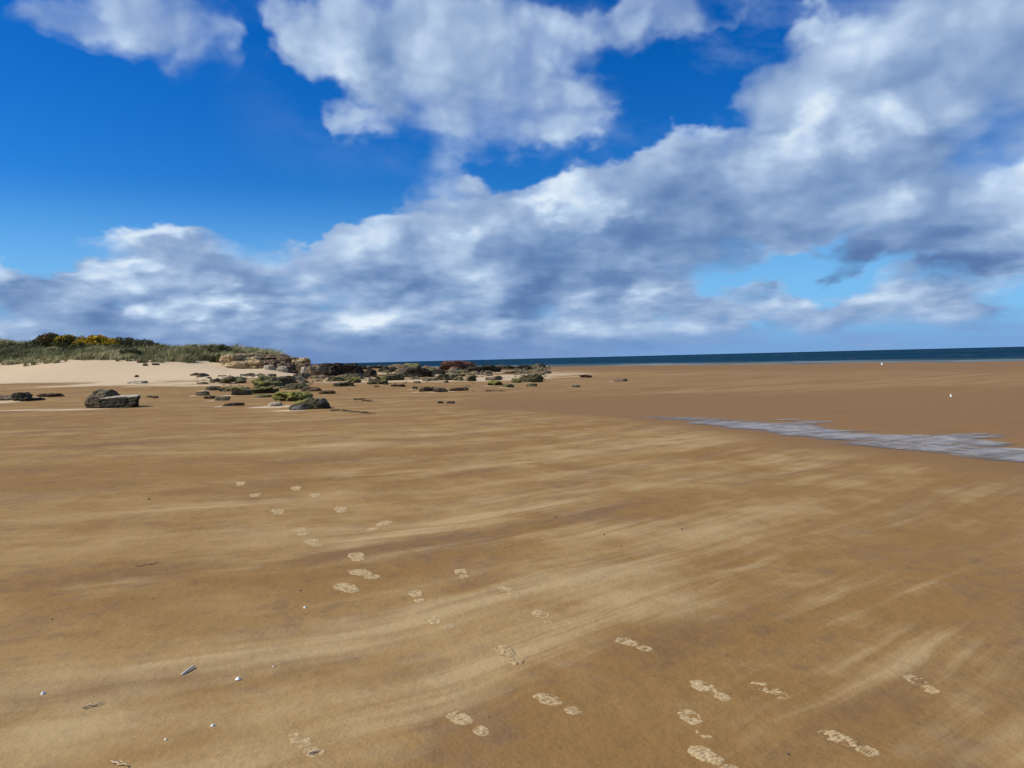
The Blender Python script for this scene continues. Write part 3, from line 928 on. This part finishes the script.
# far stones on the open sand
rock('small_stone', 'dark red stone far out on the open sand', 580, 591, 373.6, 377.6, 'red', None, apron=.3)
rock('pale_rock', 'small pale rock with a dark side far out on the sand', 614, 627, 377.4, 381.6, 'tanb', None, apron=.8)
rock('small_stone', 'small dark stone between the ledges and the dark red stone', 572, 580, 384.2, 387.4, 'dark', None, apron=.8)

# ---- loose broken stone between the rocks
rng = np.random.default_rng(77)
heaps = {'olive': ([], [], [0]), 'tanb': ([], [], [0]), 'dark': ([], [], [0])}
for _ in range(2400):
    px = rng.uniform(196, 548) if _ % 2 else rng.uniform(255, 545)
    py = 366 + abs(rng.normal(0, 1)) * (8.5 if px < 330 else 7.0)
    if py > 398 or (px < 305 and py < 374.5): continue
    if vnoise(np.array([px / 22.0]), np.array([py / 5.0]))[0] < -.25: continue
    x, y = spot(px, py)
    if y > 200: continue
    s = rng.lognormal(-.55, .5) * y / F_PX * 5.5
    v, f = rock_co(s * 1.4, s * rng.uniform(.7, 1.2), s * rng.uniform(.22, .45), int(rng.integers(1e6)), sub=2, cuts=5, rough=.2)
    a = rng.uniform(0, 6.28)
    v = np.stack([v[:, 0] * np.cos(a) - v[:, 1] * np.sin(a) + x, v[:, 0] * np.sin(a) + v[:, 1] * np.cos(a) + y, v[:, 2] + zg1(x, y) - .01], -1)
    hp = heaps[('olive', 'tanb', 'dark')[int(rng.integers(3))]]
    hp[0].append(v); hp[1].append(f + hp[2][0]); hp[2][0] += len(v)
for k, lb in (('olive', 'loose weedy olive stones strewn between the rocks'), ('tanb', 'loose brown stones strewn between the rocks'), ('dark', 'loose dark stones strewn between the rocks')):
    link('stone_rubble', raw_mesh('stone_rubble', np.concatenate(heaps[k][0]), np.concatenate(heaps[k][1])), M[k], kind='stuff', label=lb)
# ------------------------------------------------------------------ dune vegetation
def leaf_mat(name, dark, light, dead=None, rough=0.7, trans=0.0):
    m, g, P = new_mat(name)
    t = g.attr('tint')
    col = g.mixc(t, dark, light)
    if dead:
        col = g.mixc(g.smooth(t, 0.72, 1.0), col, dead)
    g.put(P['Base Color'], col)
    P['Roughness'].default_value = rough
    P['Specular IOR Level'].default_value = 0.2
    return m

marram_mat = leaf_mat('marram_blades', (.130, .130, .055), (.500, .460, .215), (.60, .52, .31))
gorse_mat = leaf_mat('gorse_leaves', (.045, .050, .018), (.190, .180, .055))
shrub_mat = leaf_mat('shrub_leaves', (.055, .060, .026), (.210, .205, .090), (.28, .23, .12))
bloom_mat = leaf_mat('gorse_blossom', (.50, .30, .015), (.72, .50, .03))
rust_mat = leaf_mat('rusty_tips', (.13, .070, .025), (.24, .14, .05))
bark_mat = leaf_mat('bark', (.05, .038, .028), (.09, .07, .05))

def blades(n_tufts, pts, hts, rng, per=34, spread=0.42, wid=0.030):
    """tussocks of long bent blades, as arrays"""
    P_, T_, F_ = [], [], []
    base = np.repeat(pts, per, axis=0)
    H = np.repeat(hts, per) * rng.uniform(.55, 1.15, len(base))
    pn = .36 * vnoise(pts[:, 0] / 2.6, pts[:, 1] / 5.0) + .18 * vnoise(pts[:, 0] / 9.0, pts[:, 1] / 9.0)
    tuft_t = np.repeat(rng.normal(.42, .16, n_tufts) + pn, per) + rng.normal(0, .16, len(base))
    ang = rng.uniform(0, 2 * np.pi, len(base)); rr = np.sqrt(rng.uniform(0, 1, len(base))) * spread * np.repeat(hts, per)
    root = base.copy(); root[:, 0] += np.cos(ang) * rr; root[:, 1] += np.sin(ang) * rr
    root[:, 2] = zg(root[:, 0], root[:, 1]) - .03
    out = rng.uniform(.15, .65, len(base)) * H
    wind = np.array([.30, .20])
    d = np.stack([np.cos(ang) * out + wind[0] * H, np.sin(ang) * out + wind[1] * H], -1)
    side = np.stack([-np.sin(ang + rng.normal(0, .8, len(base))), np.cos(ang)], -1) * wid * rng.uniform(.7, 1.5, len(base))[:, None]
    mid = root.copy(); mid[:, :2] += d * .30; mid[:, 2] += H * .62
    tip = root.copy(); tip[:, :2] += d; tip[:, 2] += H
    z0 = np.zeros((len(base), 1))
    s3 = np.concatenate([side, z0], 1)
    co = np.stack([root - s3, root + s3, mid + s3 * .8, mid - s3 * .8, tip], 1)
    k = np.arange(len(base))[:, None] * 5
    tris = np.concatenate([k + [0, 1, 2], k + [0, 2, 3], k + [3, 2, 4]])
    return co.reshape(-1, 3), tris, np.repeat(np.clip(tuft_t, 0, 1), 5)

rng = np.random.default_rng(8)
cand = np.stack([rng.uniform(-112, -24, 26000), rng.uniform(93, 150, 26000)], -1)
t_ = cand[:, 1] - 86 - 3.0 * vnoise(cand[:, 0] / 11.0, np.full(len(cand), 2.5))
xr_ = -27.5 - np.maximum(cand[:, 1] - 100, 0) * 0.30
edge_n = 2.4 * vnoise(cand[:, 0] / 4.0, cand[:, 1] / 9.0) + 1.2 * vnoise(cand[:, 0] / 1.5, cand[:, 1] / 1.5)
veg = sstep(11.0, 14.0, t_ + edge_n) * (cand[:, 0] < xr_ - 1)
in_rock = (cand[:, 0] > -42) & (cand[:, 1] < 104.5)
keep = (rng.uniform(0, 1, len(cand)) < veg * np.where(cand[:, 1] < 122, .62, .22)) & ~in_rock
tp = cand[keep]
tp = np.concatenate([tp, zg(tp[:, 0], tp[:, 1])[:, None]], 1)
ht = rng.uniform(.5, 1.0, len(tp)) * (1 + .6 * vnoise(tp[:, 0] / 2.2, tp[:, 1] / 4.0) + .2 * vnoise(tp[:, 0] / 6.0, tp[:, 1] / 6.0))
co, tr, ti = blades(len(tp), tp, ht, rng)
gm = raw_mesh('marram_grass', co, tr)
fattr(gm, 'tint', ti)
link('marram_grass', gm, marram_mat, kind='stuff', label='grey green marram grass covering the dunes')

def tube(path, radii, seg=6):
    co, fa = [], []
    for i, (p, r) in enumerate(zip(path, radii)):
        a = path[min(i + 1, len(path) - 1)] - path[max(i - 1, 0)]
        a = a / np.linalg.norm(a)
        u = np.cross(a, [0.3, 1, .2]); u /= np.linalg.norm(u); w = np.cross(a, u)
        for k in range(seg):
            t = 2 * np.pi * k / seg
            co.append(p + (u * np.cos(t) + w * np.sin(t)) * r)
    for i in range(len(path) - 1):
        for k in range(seg):
            b = i * seg
            fa.append([b + k, b + (k + 1) % seg, b + seg + (k + 1) % seg, b + seg + k])
    return np.array(co), np.array(fa)

def leaf_cloud(pts, size, rng, squash=0.55):
    """small leaf clumps: a bent pair of triangles at every point, turned every way"""
    n = len(pts)
    a = rng.normal(size=(n, 3)); a /= np.linalg.norm(a, axis=1)[:, None]
    b = np.cross(a, rng.normal(size=(n, 3))); b /= np.linalg.norm(b, axis=1)[:, None]
    s = size * rng.uniform(.6, 1.4, n)[:, None]
    c = np.cross(a, b)
    co = np.stack([pts - a * s, pts + b * s * squash + c * s * .25, pts + a * s, pts - b * s * squash + c * s * .25], 1).reshape(-1, 3)
    k = np.arange(n)[:, None] * 4
    return co, np.concatenate([k + [0, 1, 2], k + [0, 2, 3]])

def bush(name, label, px, yy, wpx, hpx, mat, seed, cat='shrub', bloom=0.0, bloom_m=None, bloom_side=0.0, group='shrubs along the dune crest', lean=0.0):
    rng = np.random.default_rng(seed)
    u = yy / F_PX
    d = ray(px, 360)
    x = d.x / d.y * yy
    z = zg1(x, yy)
    w, h = wpx * u * 1.6, hpx * u * .88
    root = bpy.data.objects.new(name, None); COL.objects.link(root)
    root.location = (x, yy, z)
    root['label'] = label; root['category'] = cat
    if group: root['group'] = group
    # lobes of the crown
    nl = max(6, int(w / .42))
    lobes = []
    for i in range(nl):
        f = rng.uniform(-1, 1)
        r = h * rng.uniform(.22, .40)
        lobes.append((np.array([f * w * .46, rng.uniform(-.4, .4) * w * .5, h * (.98 - .30 * abs(f) ** 2.2) * rng.uniform(.62, 1.0) - r * .75]), r))
        lobes.append((np.array([f * w * .46, rng.uniform(-.4, .4) * w * .5, h * rng.uniform(.08, .45) * (1 - .4 * abs(f))]), r * 1.1))
    pts, tint = [], []
    for c, r in lobes:
        m = int(260 * (r / .5) ** 1.6) + 60
        v = rng.normal(size=(m, 3)); v /= np.linalg.norm(v, axis=1)[:, None]
        v *= (r * rng.uniform(.35, 1.12, m) ** .45)[:, None]
        v[:, 2] *= .85
        p = c + v
        pts.append(p)
        tint.append(np.clip(rng.normal(.45, .22) + rng.normal(0, .2, m), 0, 1))
    pts = np.concatenate(pts); tint = np.concatenate(tint)
    ok = pts[:, 2] > -.1
    pts, tint = pts[ok], tint[ok]
    co, tr = leaf_cloud(pts, .085, rng)
    me = raw_mesh('foliage', co, tr); fattr(me, 'tint', np.repeat(tint, 4))
    link('foliage', me, mat, parent=root)
    bc, bf, off = [], [], 0
    for i in range(6):
        c, r = lobes[rng.integers(len(lobes))]
        path = np.array([[0.0, 0.0, -.15], [c[0] * .55, c[1] * .6, c[2] * .5], c])
        a, b = tube(path, [.05, .035, .015]); bc.append(a); bf.append(b + off); off += len(a)
    me = raw_mesh('branches', np.concatenate(bc), np.concatenate(bf)); fattr(me, 'tint', np.full(off, .4))
    link('branches', me, bark_mat, parent=root)
    if bloom:
        zn = pts[:, 2] / h
        nn = vnoise(pts[:, 0] * 1.3 + seed, pts[:, 1] * 1.3, pts[:, 2] * 1.3)
        pr = bloom * sstep(.28, .72, zn) * sstep(-.55, .25, nn + bloom_side * pts[:, 0] / w)
        sel = rng.uniform(0, 1, len(pts)) < pr
        bp = pts[sel] + rng.normal(0, .04, (sel.sum(), 3)) + [0, -.05, .06]
        co, tr = leaf_cloud(bp, .115, rng, .8)
        me = raw_mesh('blossom', co, tr); fattr(me, 'tint', np.repeat(rng.uniform(0, 1, len(bp)), 4))
        link('blossom' if bloom_m is not rust_mat else 'dry_tips', me, bloom_m or bloom_mat, parent=root)
    return root

bush('gorse_bush', 'dark gorse bush with rusty tips, first on the left of the crest', 54, 116, 27, 18, gorse_mat, 1, bloom=.7, bloom_m=rust_mat)
bush('gorse_bush', 'dark green gorse bush between the rusty one and the flowering one', 73, 115, 24, 18, gorse_mat, 2, bloom=.25)
bush('gorse_bush', 'gorse bush covered in orange yellow flowers', 97, 113, 32, 19, gorse_mat, 3, bloom=2.2, bloom_side=.4)
bush('gorse_bush', 'low dark shrub at the foot of the flowering gorse', 82, 107, 18, 14, gorse_mat, 4)
bush('dune_shrub', 'dark olive shrub right of the flowering gorse', 126, 113, 22, 17, shrub_mat, 5)
bush('dune_shrub', 'broad dark shrub above the gap in the dune', 143, 111, 26, 17, shrub_mat, 6)
bush('dune_shrub', 'low dark shrub below the broad dark shrub', 133, 105, 16, 12, shrub_mat, 7)
bush('dune_shrub', 'dark green hedge far back in the dip of the dune line', 168, 138, 36, 7, gorse_mat, 8)
bush('dune_shrub', 'dark shrub on the grassy rise right of the dip', 200, 113, 24, 11, shrub_mat, 9)
bush('dune_shrub', 'dark shrub at the left end of the outcrop', 219, 110, 20, 13, shrub_mat, 10)
bush('dune_shrub', 'bright green shrub on top of the outcrop', 239, 109, 20, 10, shrub_mat, 11)
bush('dune_shrub', 'low dark shrub creeping over the right of the outcrop', 259, 109, 24, 8, shrub_mat, 12)
bush('dune_shrub', 'small dark shrub against the left face of the outcrop', 217, 103.5, 9, 9, gorse_mat, 13)
bush('dune_shrub', 'last low shrub on the sinking end of the dune', 281, 109, 18, 5, shrub_mat, 14)
bush('dune_shrub', 'dark spreading shrub low under the rusty gorse', 60, 108, 22, 11, shrub_mat, 16)
bush('dune_shrub', 'olive shrub between the two dark shrubs right of the flowering gorse', 113, 110, 20, 15, shrub_mat, 17)
bush('dune_shrub', 'grey green shrub in the grass left of the grassy rise', 182, 114, 20, 8, shrub_mat, 18)
bush('dune_shrub', 'dark shrub in the grass at the left edge of the picture', 20, 112, 22, 8, shrub_mat, 15)
# ------------------------------------------------------------------ footprints: pale crusted casts left standing by the wind
cast_mat, g, P = new_mat('footprint_sand')
geo = g.node('ShaderNodeNewGeometry')
pos = V(g, geo.outputs['Position'])
hgt = g.attr('cast')
n = g.noise(pos, 26.0, 4.0, 0.62); n2 = g.noise(pos, 130.0, 2.0, 0.6)
f = g.smooth(hgt + (n - 0.5) * 0.8 + (g.noise(pos, 60.0, 3.0, 0.6) - 0.5) * 0.7, 0.20, 1.15)
c = g.mixc(f, (.310, .200, .085), (.560, .415, .220))
c = g.mixc(g.smooth(n2, .3, .7), g.mixc(1.0, c, (.86, .86, .86), 'MULTIPLY'), c)
g.put(P['Base Color'], c)
P['Roughness'].default_value = .92
P['Specular IOR Level'].default_value = .2
g.put(P['Normal'], g.bump(n2, .4, .004))

def cast_mesh(name, cx, cy, hx, hy, L, Wd, seed, kind, hmax, loose=0.0):
    """one piece of a print, long axis along (hx, hy)"""
    nu, nv = 76, 40
    u = np.linspace(-1.18, 1.18, nu); v = np.linspace(-1.25, 1.25, nv)
    U, Vv = np.meshgrid(u, v)
    X = cx + hx * U * L / 2 - hy * Vv * Wd / 2
    Y = cy + hy * U * L / 2 + hx * Vv * Wd / 2
    if kind == 'sole':
        half = 0.98 - 0.16 * (U + 1) * (U < 0) * 0 - .22 * np.clip(-U, 0, 1)
    else:
        half = np.full_like(U, .95)
    edge = np.sqrt((np.abs(U)) ** 2.6 + (np.abs(Vv) / half) ** 2.4)
    edge = edge + .13 * vnoise(X * 30 + seed, Y * 30) + .10 * vnoise(X * 90 + seed, Y * 90)
    env = sstep(1.10, .62, edge)
    tread = np.sin(U * 27 + 2.6 * np.abs(Vv) + .6 * vnoise(X * 50, Y * 50)) * .5 + .5
    tread = tread * sstep(.0, .35, np.abs(np.sin(Vv * 7.2 + .4)))
    rim = np.exp(-((edge - .86) / .14) ** 2)
    rag = fbm(X * 60 + seed, Y * 60, oct=3)
    bite = sstep(-1.15 + loose, -.35 + loose, fbm(X * 22 + seed * 3, Y * 22, oct=3))
    hh = env * bite * (.50 + .30 * tread + .10 * rim + .26 * rag)
    Z = zg(X, Y) - .0025 + hh * hmax * .52
    me = grid_mesh(name, X, Y, Z)
    fattr(me, 'cast', np.clip(hh * 1.15, 0, 1).ravel())
    return me

GP = 'footprints in the sand'
def footprint(label, sx, sy, hx_, hy_, group=GP, loose=0.0, hmax=.014, scale=1.0):
    a = np.array(spot(sx, sy)); b = np.array(spot(hx_, hy_))
    d = a - b
    D = np.linalg.norm(d)
    dist = np.linalg.norm(a)
    seed = int(sx * 13 + sy)
    if D < .10 or D > .40:
        d = d / max(D, 1e-6) * .17
        b = a - d
    d = d / np.linalg.norm(d)
    b = b + (a - b) * .10
    root = bpy.data.objects.new('footprint', None); COL.objects.link(root)
    root.location = (*((a + b) / 2), zg1(*((a + b) / 2)))
    root['label'] = label; root['category'] = 'footprint'; root['group'] = group
    inv_ = Matrix.Translation(-root.location)
    for nm, c, L, Wd, kd in (('sole_print', a, .185 * scale, .112 * scale, 'sole'), ('heel_print', b, .100 * scale, .088 * scale, 'heel')):
        me = cast_mesh(nm, c[0], c[1], d[0], d[1], L, Wd, seed, kd, hmax, loose)
        me.transform(inv_)
        link(nm, me, cast_mat, parent=root)
    return root

footprint('crisp pale footprint left of the faint print low on the right', 703, 687, 724, 699)
footprint('large footprint cut by the bottom edge, with dark crumbs', 706, 757, 733, 772)
footprint('crisp treaded footprint at the bottom centre', 549, 700, 577, 712)
footprint('crisp footprint slanting down on the dark sand right of centre', 627, 642, 647, 650, hmax=.012)
footprint('crisp footprint lowest on the right, by the bottom edge', 838, 738, 872, 754)
footprint('footprint left of the pale sand hump', 434, 621, 450, 628)
footprint('footprint right of centre above the slanting one', 541, 615, 551, 622)
footprint('pale hump of a drifted footprint on the light streak', 505, 652, 518, 664, loose=-.5, hmax=.022)
footprint('dark speckled footprint above centre', 461, 572, 465, 578)
footprint('thin pale footprint right of the speckled one', 506, 588, 515, 594, loose=.1)
footprint('pale footprint on the streak left of the speckled one', 416, 594, 420, 602, loose=-.2)
footprint('faint half buried footprint right of the crisp pale one', 766, 689, 782, 697, loose=.35, hmax=.008)
footprint('faint smooth footprint far on the right', 917, 682, 932, 691, loose=-.1, hmax=.010)
footprint('faint footprint mound at the bottom left of centre', 299, 741, 316, 756, loose=.25, hmax=.010)
footprint('crumbled footprint with dark hollows bottom centre left', 461, 721, 474, 728, loose=.35)
footprint('broken pale scrap of a print above the bottom edge print', 690, 719, 698, 727, loose=.3, hmax=.010)
GT = 'footprints of the trail from the rocks'
for (a, b, c, d_, lb) in [
    (241, 483, 238, 489, 'farthest footprint of the left line of the trail'),
    (255, 495, 253, 503, 'second farthest footprint of the left line of the trail'),
    (278, 511, 281, 520, 'footprint midway down the left line of the trail'),
    (300, 530, 304, 535, 'footprint with a dark crumb in the left line of the trail'),
    (313, 542, 318, 546, 'nearest footprint of the left line of the trail'),
    (296, 488, 298, 493, 'farthest faint footprint of the right line of the trail'),
    (315, 495, 317, 502, 'pale footprint next after the faint one in the right line'),
    (341, 509, 345, 519, 'double footprint midway down the right line of the trail'),
    (384, 524, 371, 530, 'dark speckled footprint at the turn of the trail'),
    (356, 556, 358, 560, 'pale footprint below the turn of the trail'),
    (361, 573, 374, 578, 'footprint with dark specks nearest in the trail'),
    (345, 587, 352, 591, 'dark scuffed footprint left of the nearest trail print')]:
    footprint(lb, a, b, c, d_, group=GT, loose=-.2, hmax=.016, scale=1.45)

# ------------------------------------------------------------------ small things lying on the sand
def plain(name, c, rough=.6):
    m, g, P = new_mat(name)
    tcn = g.node('ShaderNodeTexCoord')
    n = g.noise(V(g, tcn.outputs['Object']), 60.0, 3.0, .6)
    g.put(P['Base Color'], g.mixc(n, tuple(v * .72 for v in c), tuple(min(v * 1.2, .9) for v in c)))
    P['Roughness'].default_value = rough
    return m
white_shell = plain('white_shell', (.74, .72, .68), .45)
buff_shell = plain('buff_shell', (.68, .58, .43), .5)
dark_twig = plain('dark_twig', (.20, .14, .085), .9)
dark_pebble = plain('dark_pebble', (.12, .085, .055), .95)
pale_twig = plain('pale_twig', (.50, .38, .24), .8)
feather_w = plain('gull_white', (.80, .80, .79), .6)
feather_g = plain('gull_grey', (.30, .32, .35), .6)
beak_m = plain('gull_beak', (.55, .33, .05), .5)

def shell(name, label, px, py, size, mat, group=None):
    x, y = spot(px, py)
    n = 15
    R, T = np.meshgrid(np.linspace(.02, 1, n), np.linspace(0, 2 * np.pi, 33))
    lobed = 1 + .05 * np.cos(T * 9)
    sx = R * lobed * np.cos(T); sy = R * lobed * np.sin(T) * .82
    up = (1 - R ** 2) * .42 + .02 * np.cos(T * 18) * R
    Z0 = np.where(True, up, 0)
    o = link(name, grid_mesh(name, sx * size / 2, sy * size / 2, Z0 * size), mat, label=label, category='shell')
    sm = o.modifiers.new('shell_wall', 'SOLIDIFY'); sm.thickness = size * .05
    o.location = (x, y, zg1(x, y) + size * .02)
    o.rotation_euler = (random.uniform(-.2, .2), random.uniform(-.2, .2), random.uniform(0, 6))
    if group: o['group'] = group
    return o
GS = 'white shells on the foreground sand'
shell('white_shell', 'brightest white shell, right of the razor shell', 238, 680.5, .034, white_shell, GS)
shell('white_shell', 'small white shell near the left edge of the sand', 43, 695, .026, white_shell, GS)
shell('white_shell', 'tiny white shell below the brightest one', 213, 726, .022, white_shell, GS)
shell('white_shell', 'tiny white shell far up the sand left of the streak', 305, 608.5, .026, white_shell, GS)
shell('white_shell', 'white speck of shell above and right of the brightest shell', 274, 667, .016, buff_shell, GS)
shell('buff_shell', 'buff shell fragment at the lower left by the bottom', 166, 741, .018, buff_shell)
# razor shell
x, y = spot(187.5, 672)
U, Vv = np.meshgrid(np.linspace(-1, 1, 24), np.linspace(-1, 1, 11))
rz = grid_mesh('razor_shell', U * .052, Vv * .009 * (1 - .25 * np.abs(U) ** 6), .008 * (1 - Vv ** 2) + .004 * (1 - U ** 2))
o = link('razor_shell', rz, buff_shell, label='long buff razor shell lying left of the white shell', category='shell')
o.modifiers.new('shell_wall', 'SOLIDIFY').thickness = .0015
o.location = (x, y, zg1(x, y) + .004); o.rotation_euler = (.25, -.1, RAD(74))

def twig(label, p0, p1, r, mat, bits=2, name='twig'):
    a = np.array([*spot(*p0), 0]); b = np.array([*spot(*p1), 0])
    for q in (a, b): q[2] = zg1(q[0], q[1]) + r * .9
    rg = random.Random(int(p0[0] * 7 + p0[1]))
    L = np.linalg.norm(b - a)
    path = np.array([a + (b - a) * t + np.array([rg.uniform(-.06, .06) * L, rg.uniform(-.06, .06) * L, rg.uniform(0, r * 1.2)]) for t in np.linspace(0, 1, 7)])
    path -= a
    co, fa = tube(path, np.linspace(r, r * .45, 7))
    o = link(name, raw_mesh(name, co, fa, True), mat, label=label, category='twig')
    o.location = a
    for i in range(bits):
        k = rg.randint(2, 5)
        q = path[k]
        sp = np.array([q, q + np.array([rg.uniform(-.2, .2) * L, rg.uniform(-.2, .2) * L, r]), q + np.array([rg.uniform(-.3, .3) * L, rg.uniform(-.3, .3) * L, r * .5])])
        co, fa = tube(sp, [r * .5, r * .4, r * .2])
        link('twig_fork', raw_mesh('twig_fork', co, fa, True), mat, parent=o)
    return o
twig('dark forked twig far up on the left sand', (136, 567), (163, 563), .0035, dark_twig)
twig('pale curled twig at the lower left', (83, 711), (104, 704), .005, pale_twig)
twig('pale twig end cut by the bottom left edge', (113, 764), (127, 768), .005, pale_twig, 1)
twig('small pale twig under the faint footprint mound', (308, 755), (322, 752), .004, pale_twig, 1)
def weedline(label, p0, p1, r):
    return twig(label, p0, p1, r, M['weed'], 3, 'seaweed_strand')
weedline('upper of two thin lines of seaweed below the ledges', (353, 400), (375, 402), .03)['category'] = 'seaweed'
weedline('lower long thin line of seaweed below the ledges', (340, 411.5), (374, 414.5), .025)['category'] = 'seaweed'
weedline('thin dark line of seaweed below the bright green rock', (487, 391.5), (504, 392.3), .03)['category'] = 'seaweed'
weedline('dark line of seaweed right of the grey topped boulder', (330, 411), (346, 412), .018)['category'] = 'seaweed'

def pebble(label, px, py, size, mat=None, group='dark pebbles on the sand'):
    x, y = spot(px, py)
    v, f = rock_co(size * .55, size * .42, size * .25, int(px + py), sub=3, cuts=5, rough=.10)
    o = link('pebble', raw_mesh('pebble', v, f, True), mat or dark_pebble, label=label, category='pebble', group=group)
    o.location = (x, y, zg1(x, y)); o.rotation_euler.z = px
    return o
pebble('black pebble at the bottom right between two crisp footprints', 788, 754.5, .026)
pebble('dark pebble on the sand left of the trail start', 149, 499.5, .060)
pebble('dark pebble below the nearest trail footprint', 300.5, 591, .035)
pebble('dark pebble alone on the sand right of centre', 555.5, 518, .050)
pebble('dark pebble at the far left of the sand', 52, 619.5, .028)
pebble('small dark pebble below the trail, left side', 153, 599, .024)
pebble('dark pebble on the light streak right of centre', 621, 546.5, .035)
pebble('dark pebble next right on the light streak', 604, 535, .035)
pebble('last dark pebble right along the light streak', 682, 530, .040)
pebble('tiny dark pebble beside the crisp slanting footprint', 655, 677, .016)
pebble('small dark pebble right of the crumbled print', 489, 719, .016)

# ------------------------------------------------------------------ two gulls far out on the sand
def gull(label, px, py, hpx):
    x, y = spot(px, py)
    s = hpx * y / F_PX
    root = bpy.data.objects.new('gull', None); COL.objects.link(root)
    root.location = (x, y, zg1(x, y)); root.rotation_euler.z = 1.2
    root['label'] = label; root['category'] = 'bird'; root['group'] = 'gulls out on the wet sand'
    def lathe(nm, path, rad, mat):
        co, fa = tube(np.array(path) * s, np.array(rad) * s, 12)
        return link(nm, raw_mesh(nm, co, fa, True), mat, parent=root)
    lathe('body', [(-.62, 0, .42), (-.40, 0, .46), (-.10, 0, .50), (.15, 0, .55), (.30, 0, .68), (.34, 0, .82), (.40, 0, .92), (.50, 0, .90), (.54, 0, .89)],
          [.02, .10, .19, .20, .14, .09, .10, .07, .01], feather_w)
    for sd in (-1, 1):
        lathe('wing', [(.18, sd * .17, .56), (-.10, sd * .19, .53), (-.45, sd * .12, .46), (-.78, sd * .04, .42)], [.04, .10, .06, .01], feather_g)
        lathe('leg', [(.02, sd * .07, .36), (.0, sd * .07, .18), (.04, sd * .07, -.02)], [.03, .02, .025], beak_m)
    lathe('beak', [(.52, 0, .90), (.60, 0, .89), (.68, 0, .86)], [.035, .028, .008], beak_m)
    return root
gull('white gull standing far out near the sea on the right', 882, 367, 4.5)
gull('white gull on the wet sand nearer the right edge', 951, 399, 5.0)
# ------------------------------------------------------------------ where the sand is dry and pale, where it is wet
tt = GY - 80 - 3.0 * vnoise(GX / 11.0, 2.5)
dry_v = sstep(-13, 7, tt + 2.0 * vnoise(GX / 5.0, GY / 3.0)) * sstep(-20, -30, GX + np.maximum(GY - 100, 0) * .2)
for (ax, ay, rx, ry, w) in APRONS:
    m = (np.abs(GX - ax) < 3 * rx) & (np.abs(GY - ay) < 3 * ry)
    q = ((GX[m] - ax) / rx) ** 2 + ((GY[m] - ay) / ry) ** 2
    dry_v[m] = np.maximum(dry_v[m], w * np.exp(-q))
pin = pool_inside(GX, GY)
wet_v = sstep(-2.2, 0.6, pin) * sstep(50, 20, GY)
wet_v = np.maximum(wet_v, sstep(-118, -40, GD + 0.15 * GX) * sstep(-26, 4, GX - (GY - 60) * 0.06) * sstep(12, 30, GY))
wet_v = np.maximum(wet_v, 0.55 * sstep(20, 40, GY) * sstep(-30, 10, GX) * sstep(90, 60, GY))
# long low ridges of pale sand blown across the foreground
RIDGES = [
    ([(250, 748), (420, 690), (520, 650), (640, 603), (760, 570), (862, 553)], .15, 1.0),
    ([(0, 692), (150, 666), (330, 641), (480, 605), (600, 575), (740, 524)], .14, .85),
    ([(300, 742), (425, 706), (500, 672)], .10, .8),
    ([(170, 577), (300, 556), (380, 540), (512, 512), (640, 490)], .16, .75),
    ([(0, 596), (100, 588), (190, 574)], .14, .6),
    ([(345, 562), (470, 545), (560, 535), (690, 520)], .17, .7),
    ([(740, 745), (800, 700), (862, 672), (960, 640), (1024, 610)], .26, .75),
    ([(700, 660), (782, 632), (892, 588), (1000, 560)], .20, .65),
    ([(900, 768), (980, 735), (1040, 700)], .2, .55),
    ([(0, 745), (70, 722), (120, 700)], .12, .7),
    ([(140, 768), (220, 755), (330, 728)], .12, .6),
    ([(60, 455), (250, 452), (420, 440)], .22, .6), ([(0, 470), (180, 466), (330, 458)], .2, .5),
    ([(300, 478), (420, 470), (560, 460)], .2, .55), ([(420, 505), (560, 492), (720, 478)], .2, .5),
]
rid = np.zeros_like(GX)
nearm = (GY > 1.5) & (GY < 45) & (np.abs(GX) < 40)
qx, qy = GX[nearm], GY[nearm]
qx = qx + .16 * vnoise(qx * .8, qy * .8) + .05 * vnoise(qx * 2.6, qy * 2.6); qy = qy + .16 * vnoise(qx * .8 + 9, qy * .8) + .05 * vnoise(qx * 2.6 + 9, qy * 2.6)
best = np.zeros_like(qx)
for pts_, wd, amp in RIDGES:
    pw_ = [np.array(spot(a, b)) for a, b in pts_]
    dd = np.full_like(qx, 1e9); al = np.zeros_like(qx)
    tot = sum(np.linalg.norm(b - a) for a, b in zip(pw_[:-1], pw_[1:])); acc = 0.0
    for a, b in zip(pw_[:-1], pw_[1:]):
        ab = b - a; L = np.linalg.norm(ab)
        t = np.clip(((qx - a[0]) * ab[0] + (qy - a[1]) * ab[1]) / L ** 2, 0, 1)
        d_ = np.hypot(qx - a[0] - t * ab[0], qy - a[1] - t * ab[1])
        up = d_ < dd
        dd = np.where(up, d_, dd); al = np.where(up, (acc + t * L) / tot, al); acc += L
    wloc = wd * (.8 + 1.2 * al)
    best = np.maximum(best, amp * np.exp(-(dd / wloc) ** 2) * (.15 + .85 * sstep(0, .35, al) * sstep(1, .6, al)))
rid[nearm] = best
zz = np.abs((GX + 1.0) / 1.6)
fattr(ground_me, 'flow', (GY - .50 * GX - .35 * 1.6 * (zz + np.log1p(np.exp(-2 * zz)) - math.log(2))).ravel())
fattr(ground_me, 'ridge', rid.ravel())
# pale sand lying between the rocks
belt = sstep(52, 62, GY) * sstep(150, 110, GY) * sstep(14, 2, GX - (GY - 60) * .05) * sstep(-48, -36, GX)
dry_v = np.maximum(dry_v, belt * (.46 + .30 * fbm(GX / 6.0, GY / 11.0, oct=3)))
fattr(ground_me, 'dry', dry_v.ravel())
fattr(ground_me, 'wet', wet_v.ravel())
link('beach_sand', ground_me, sand_mat, kind='structure', label='wide brown sand beach streaked with pale blown sand')
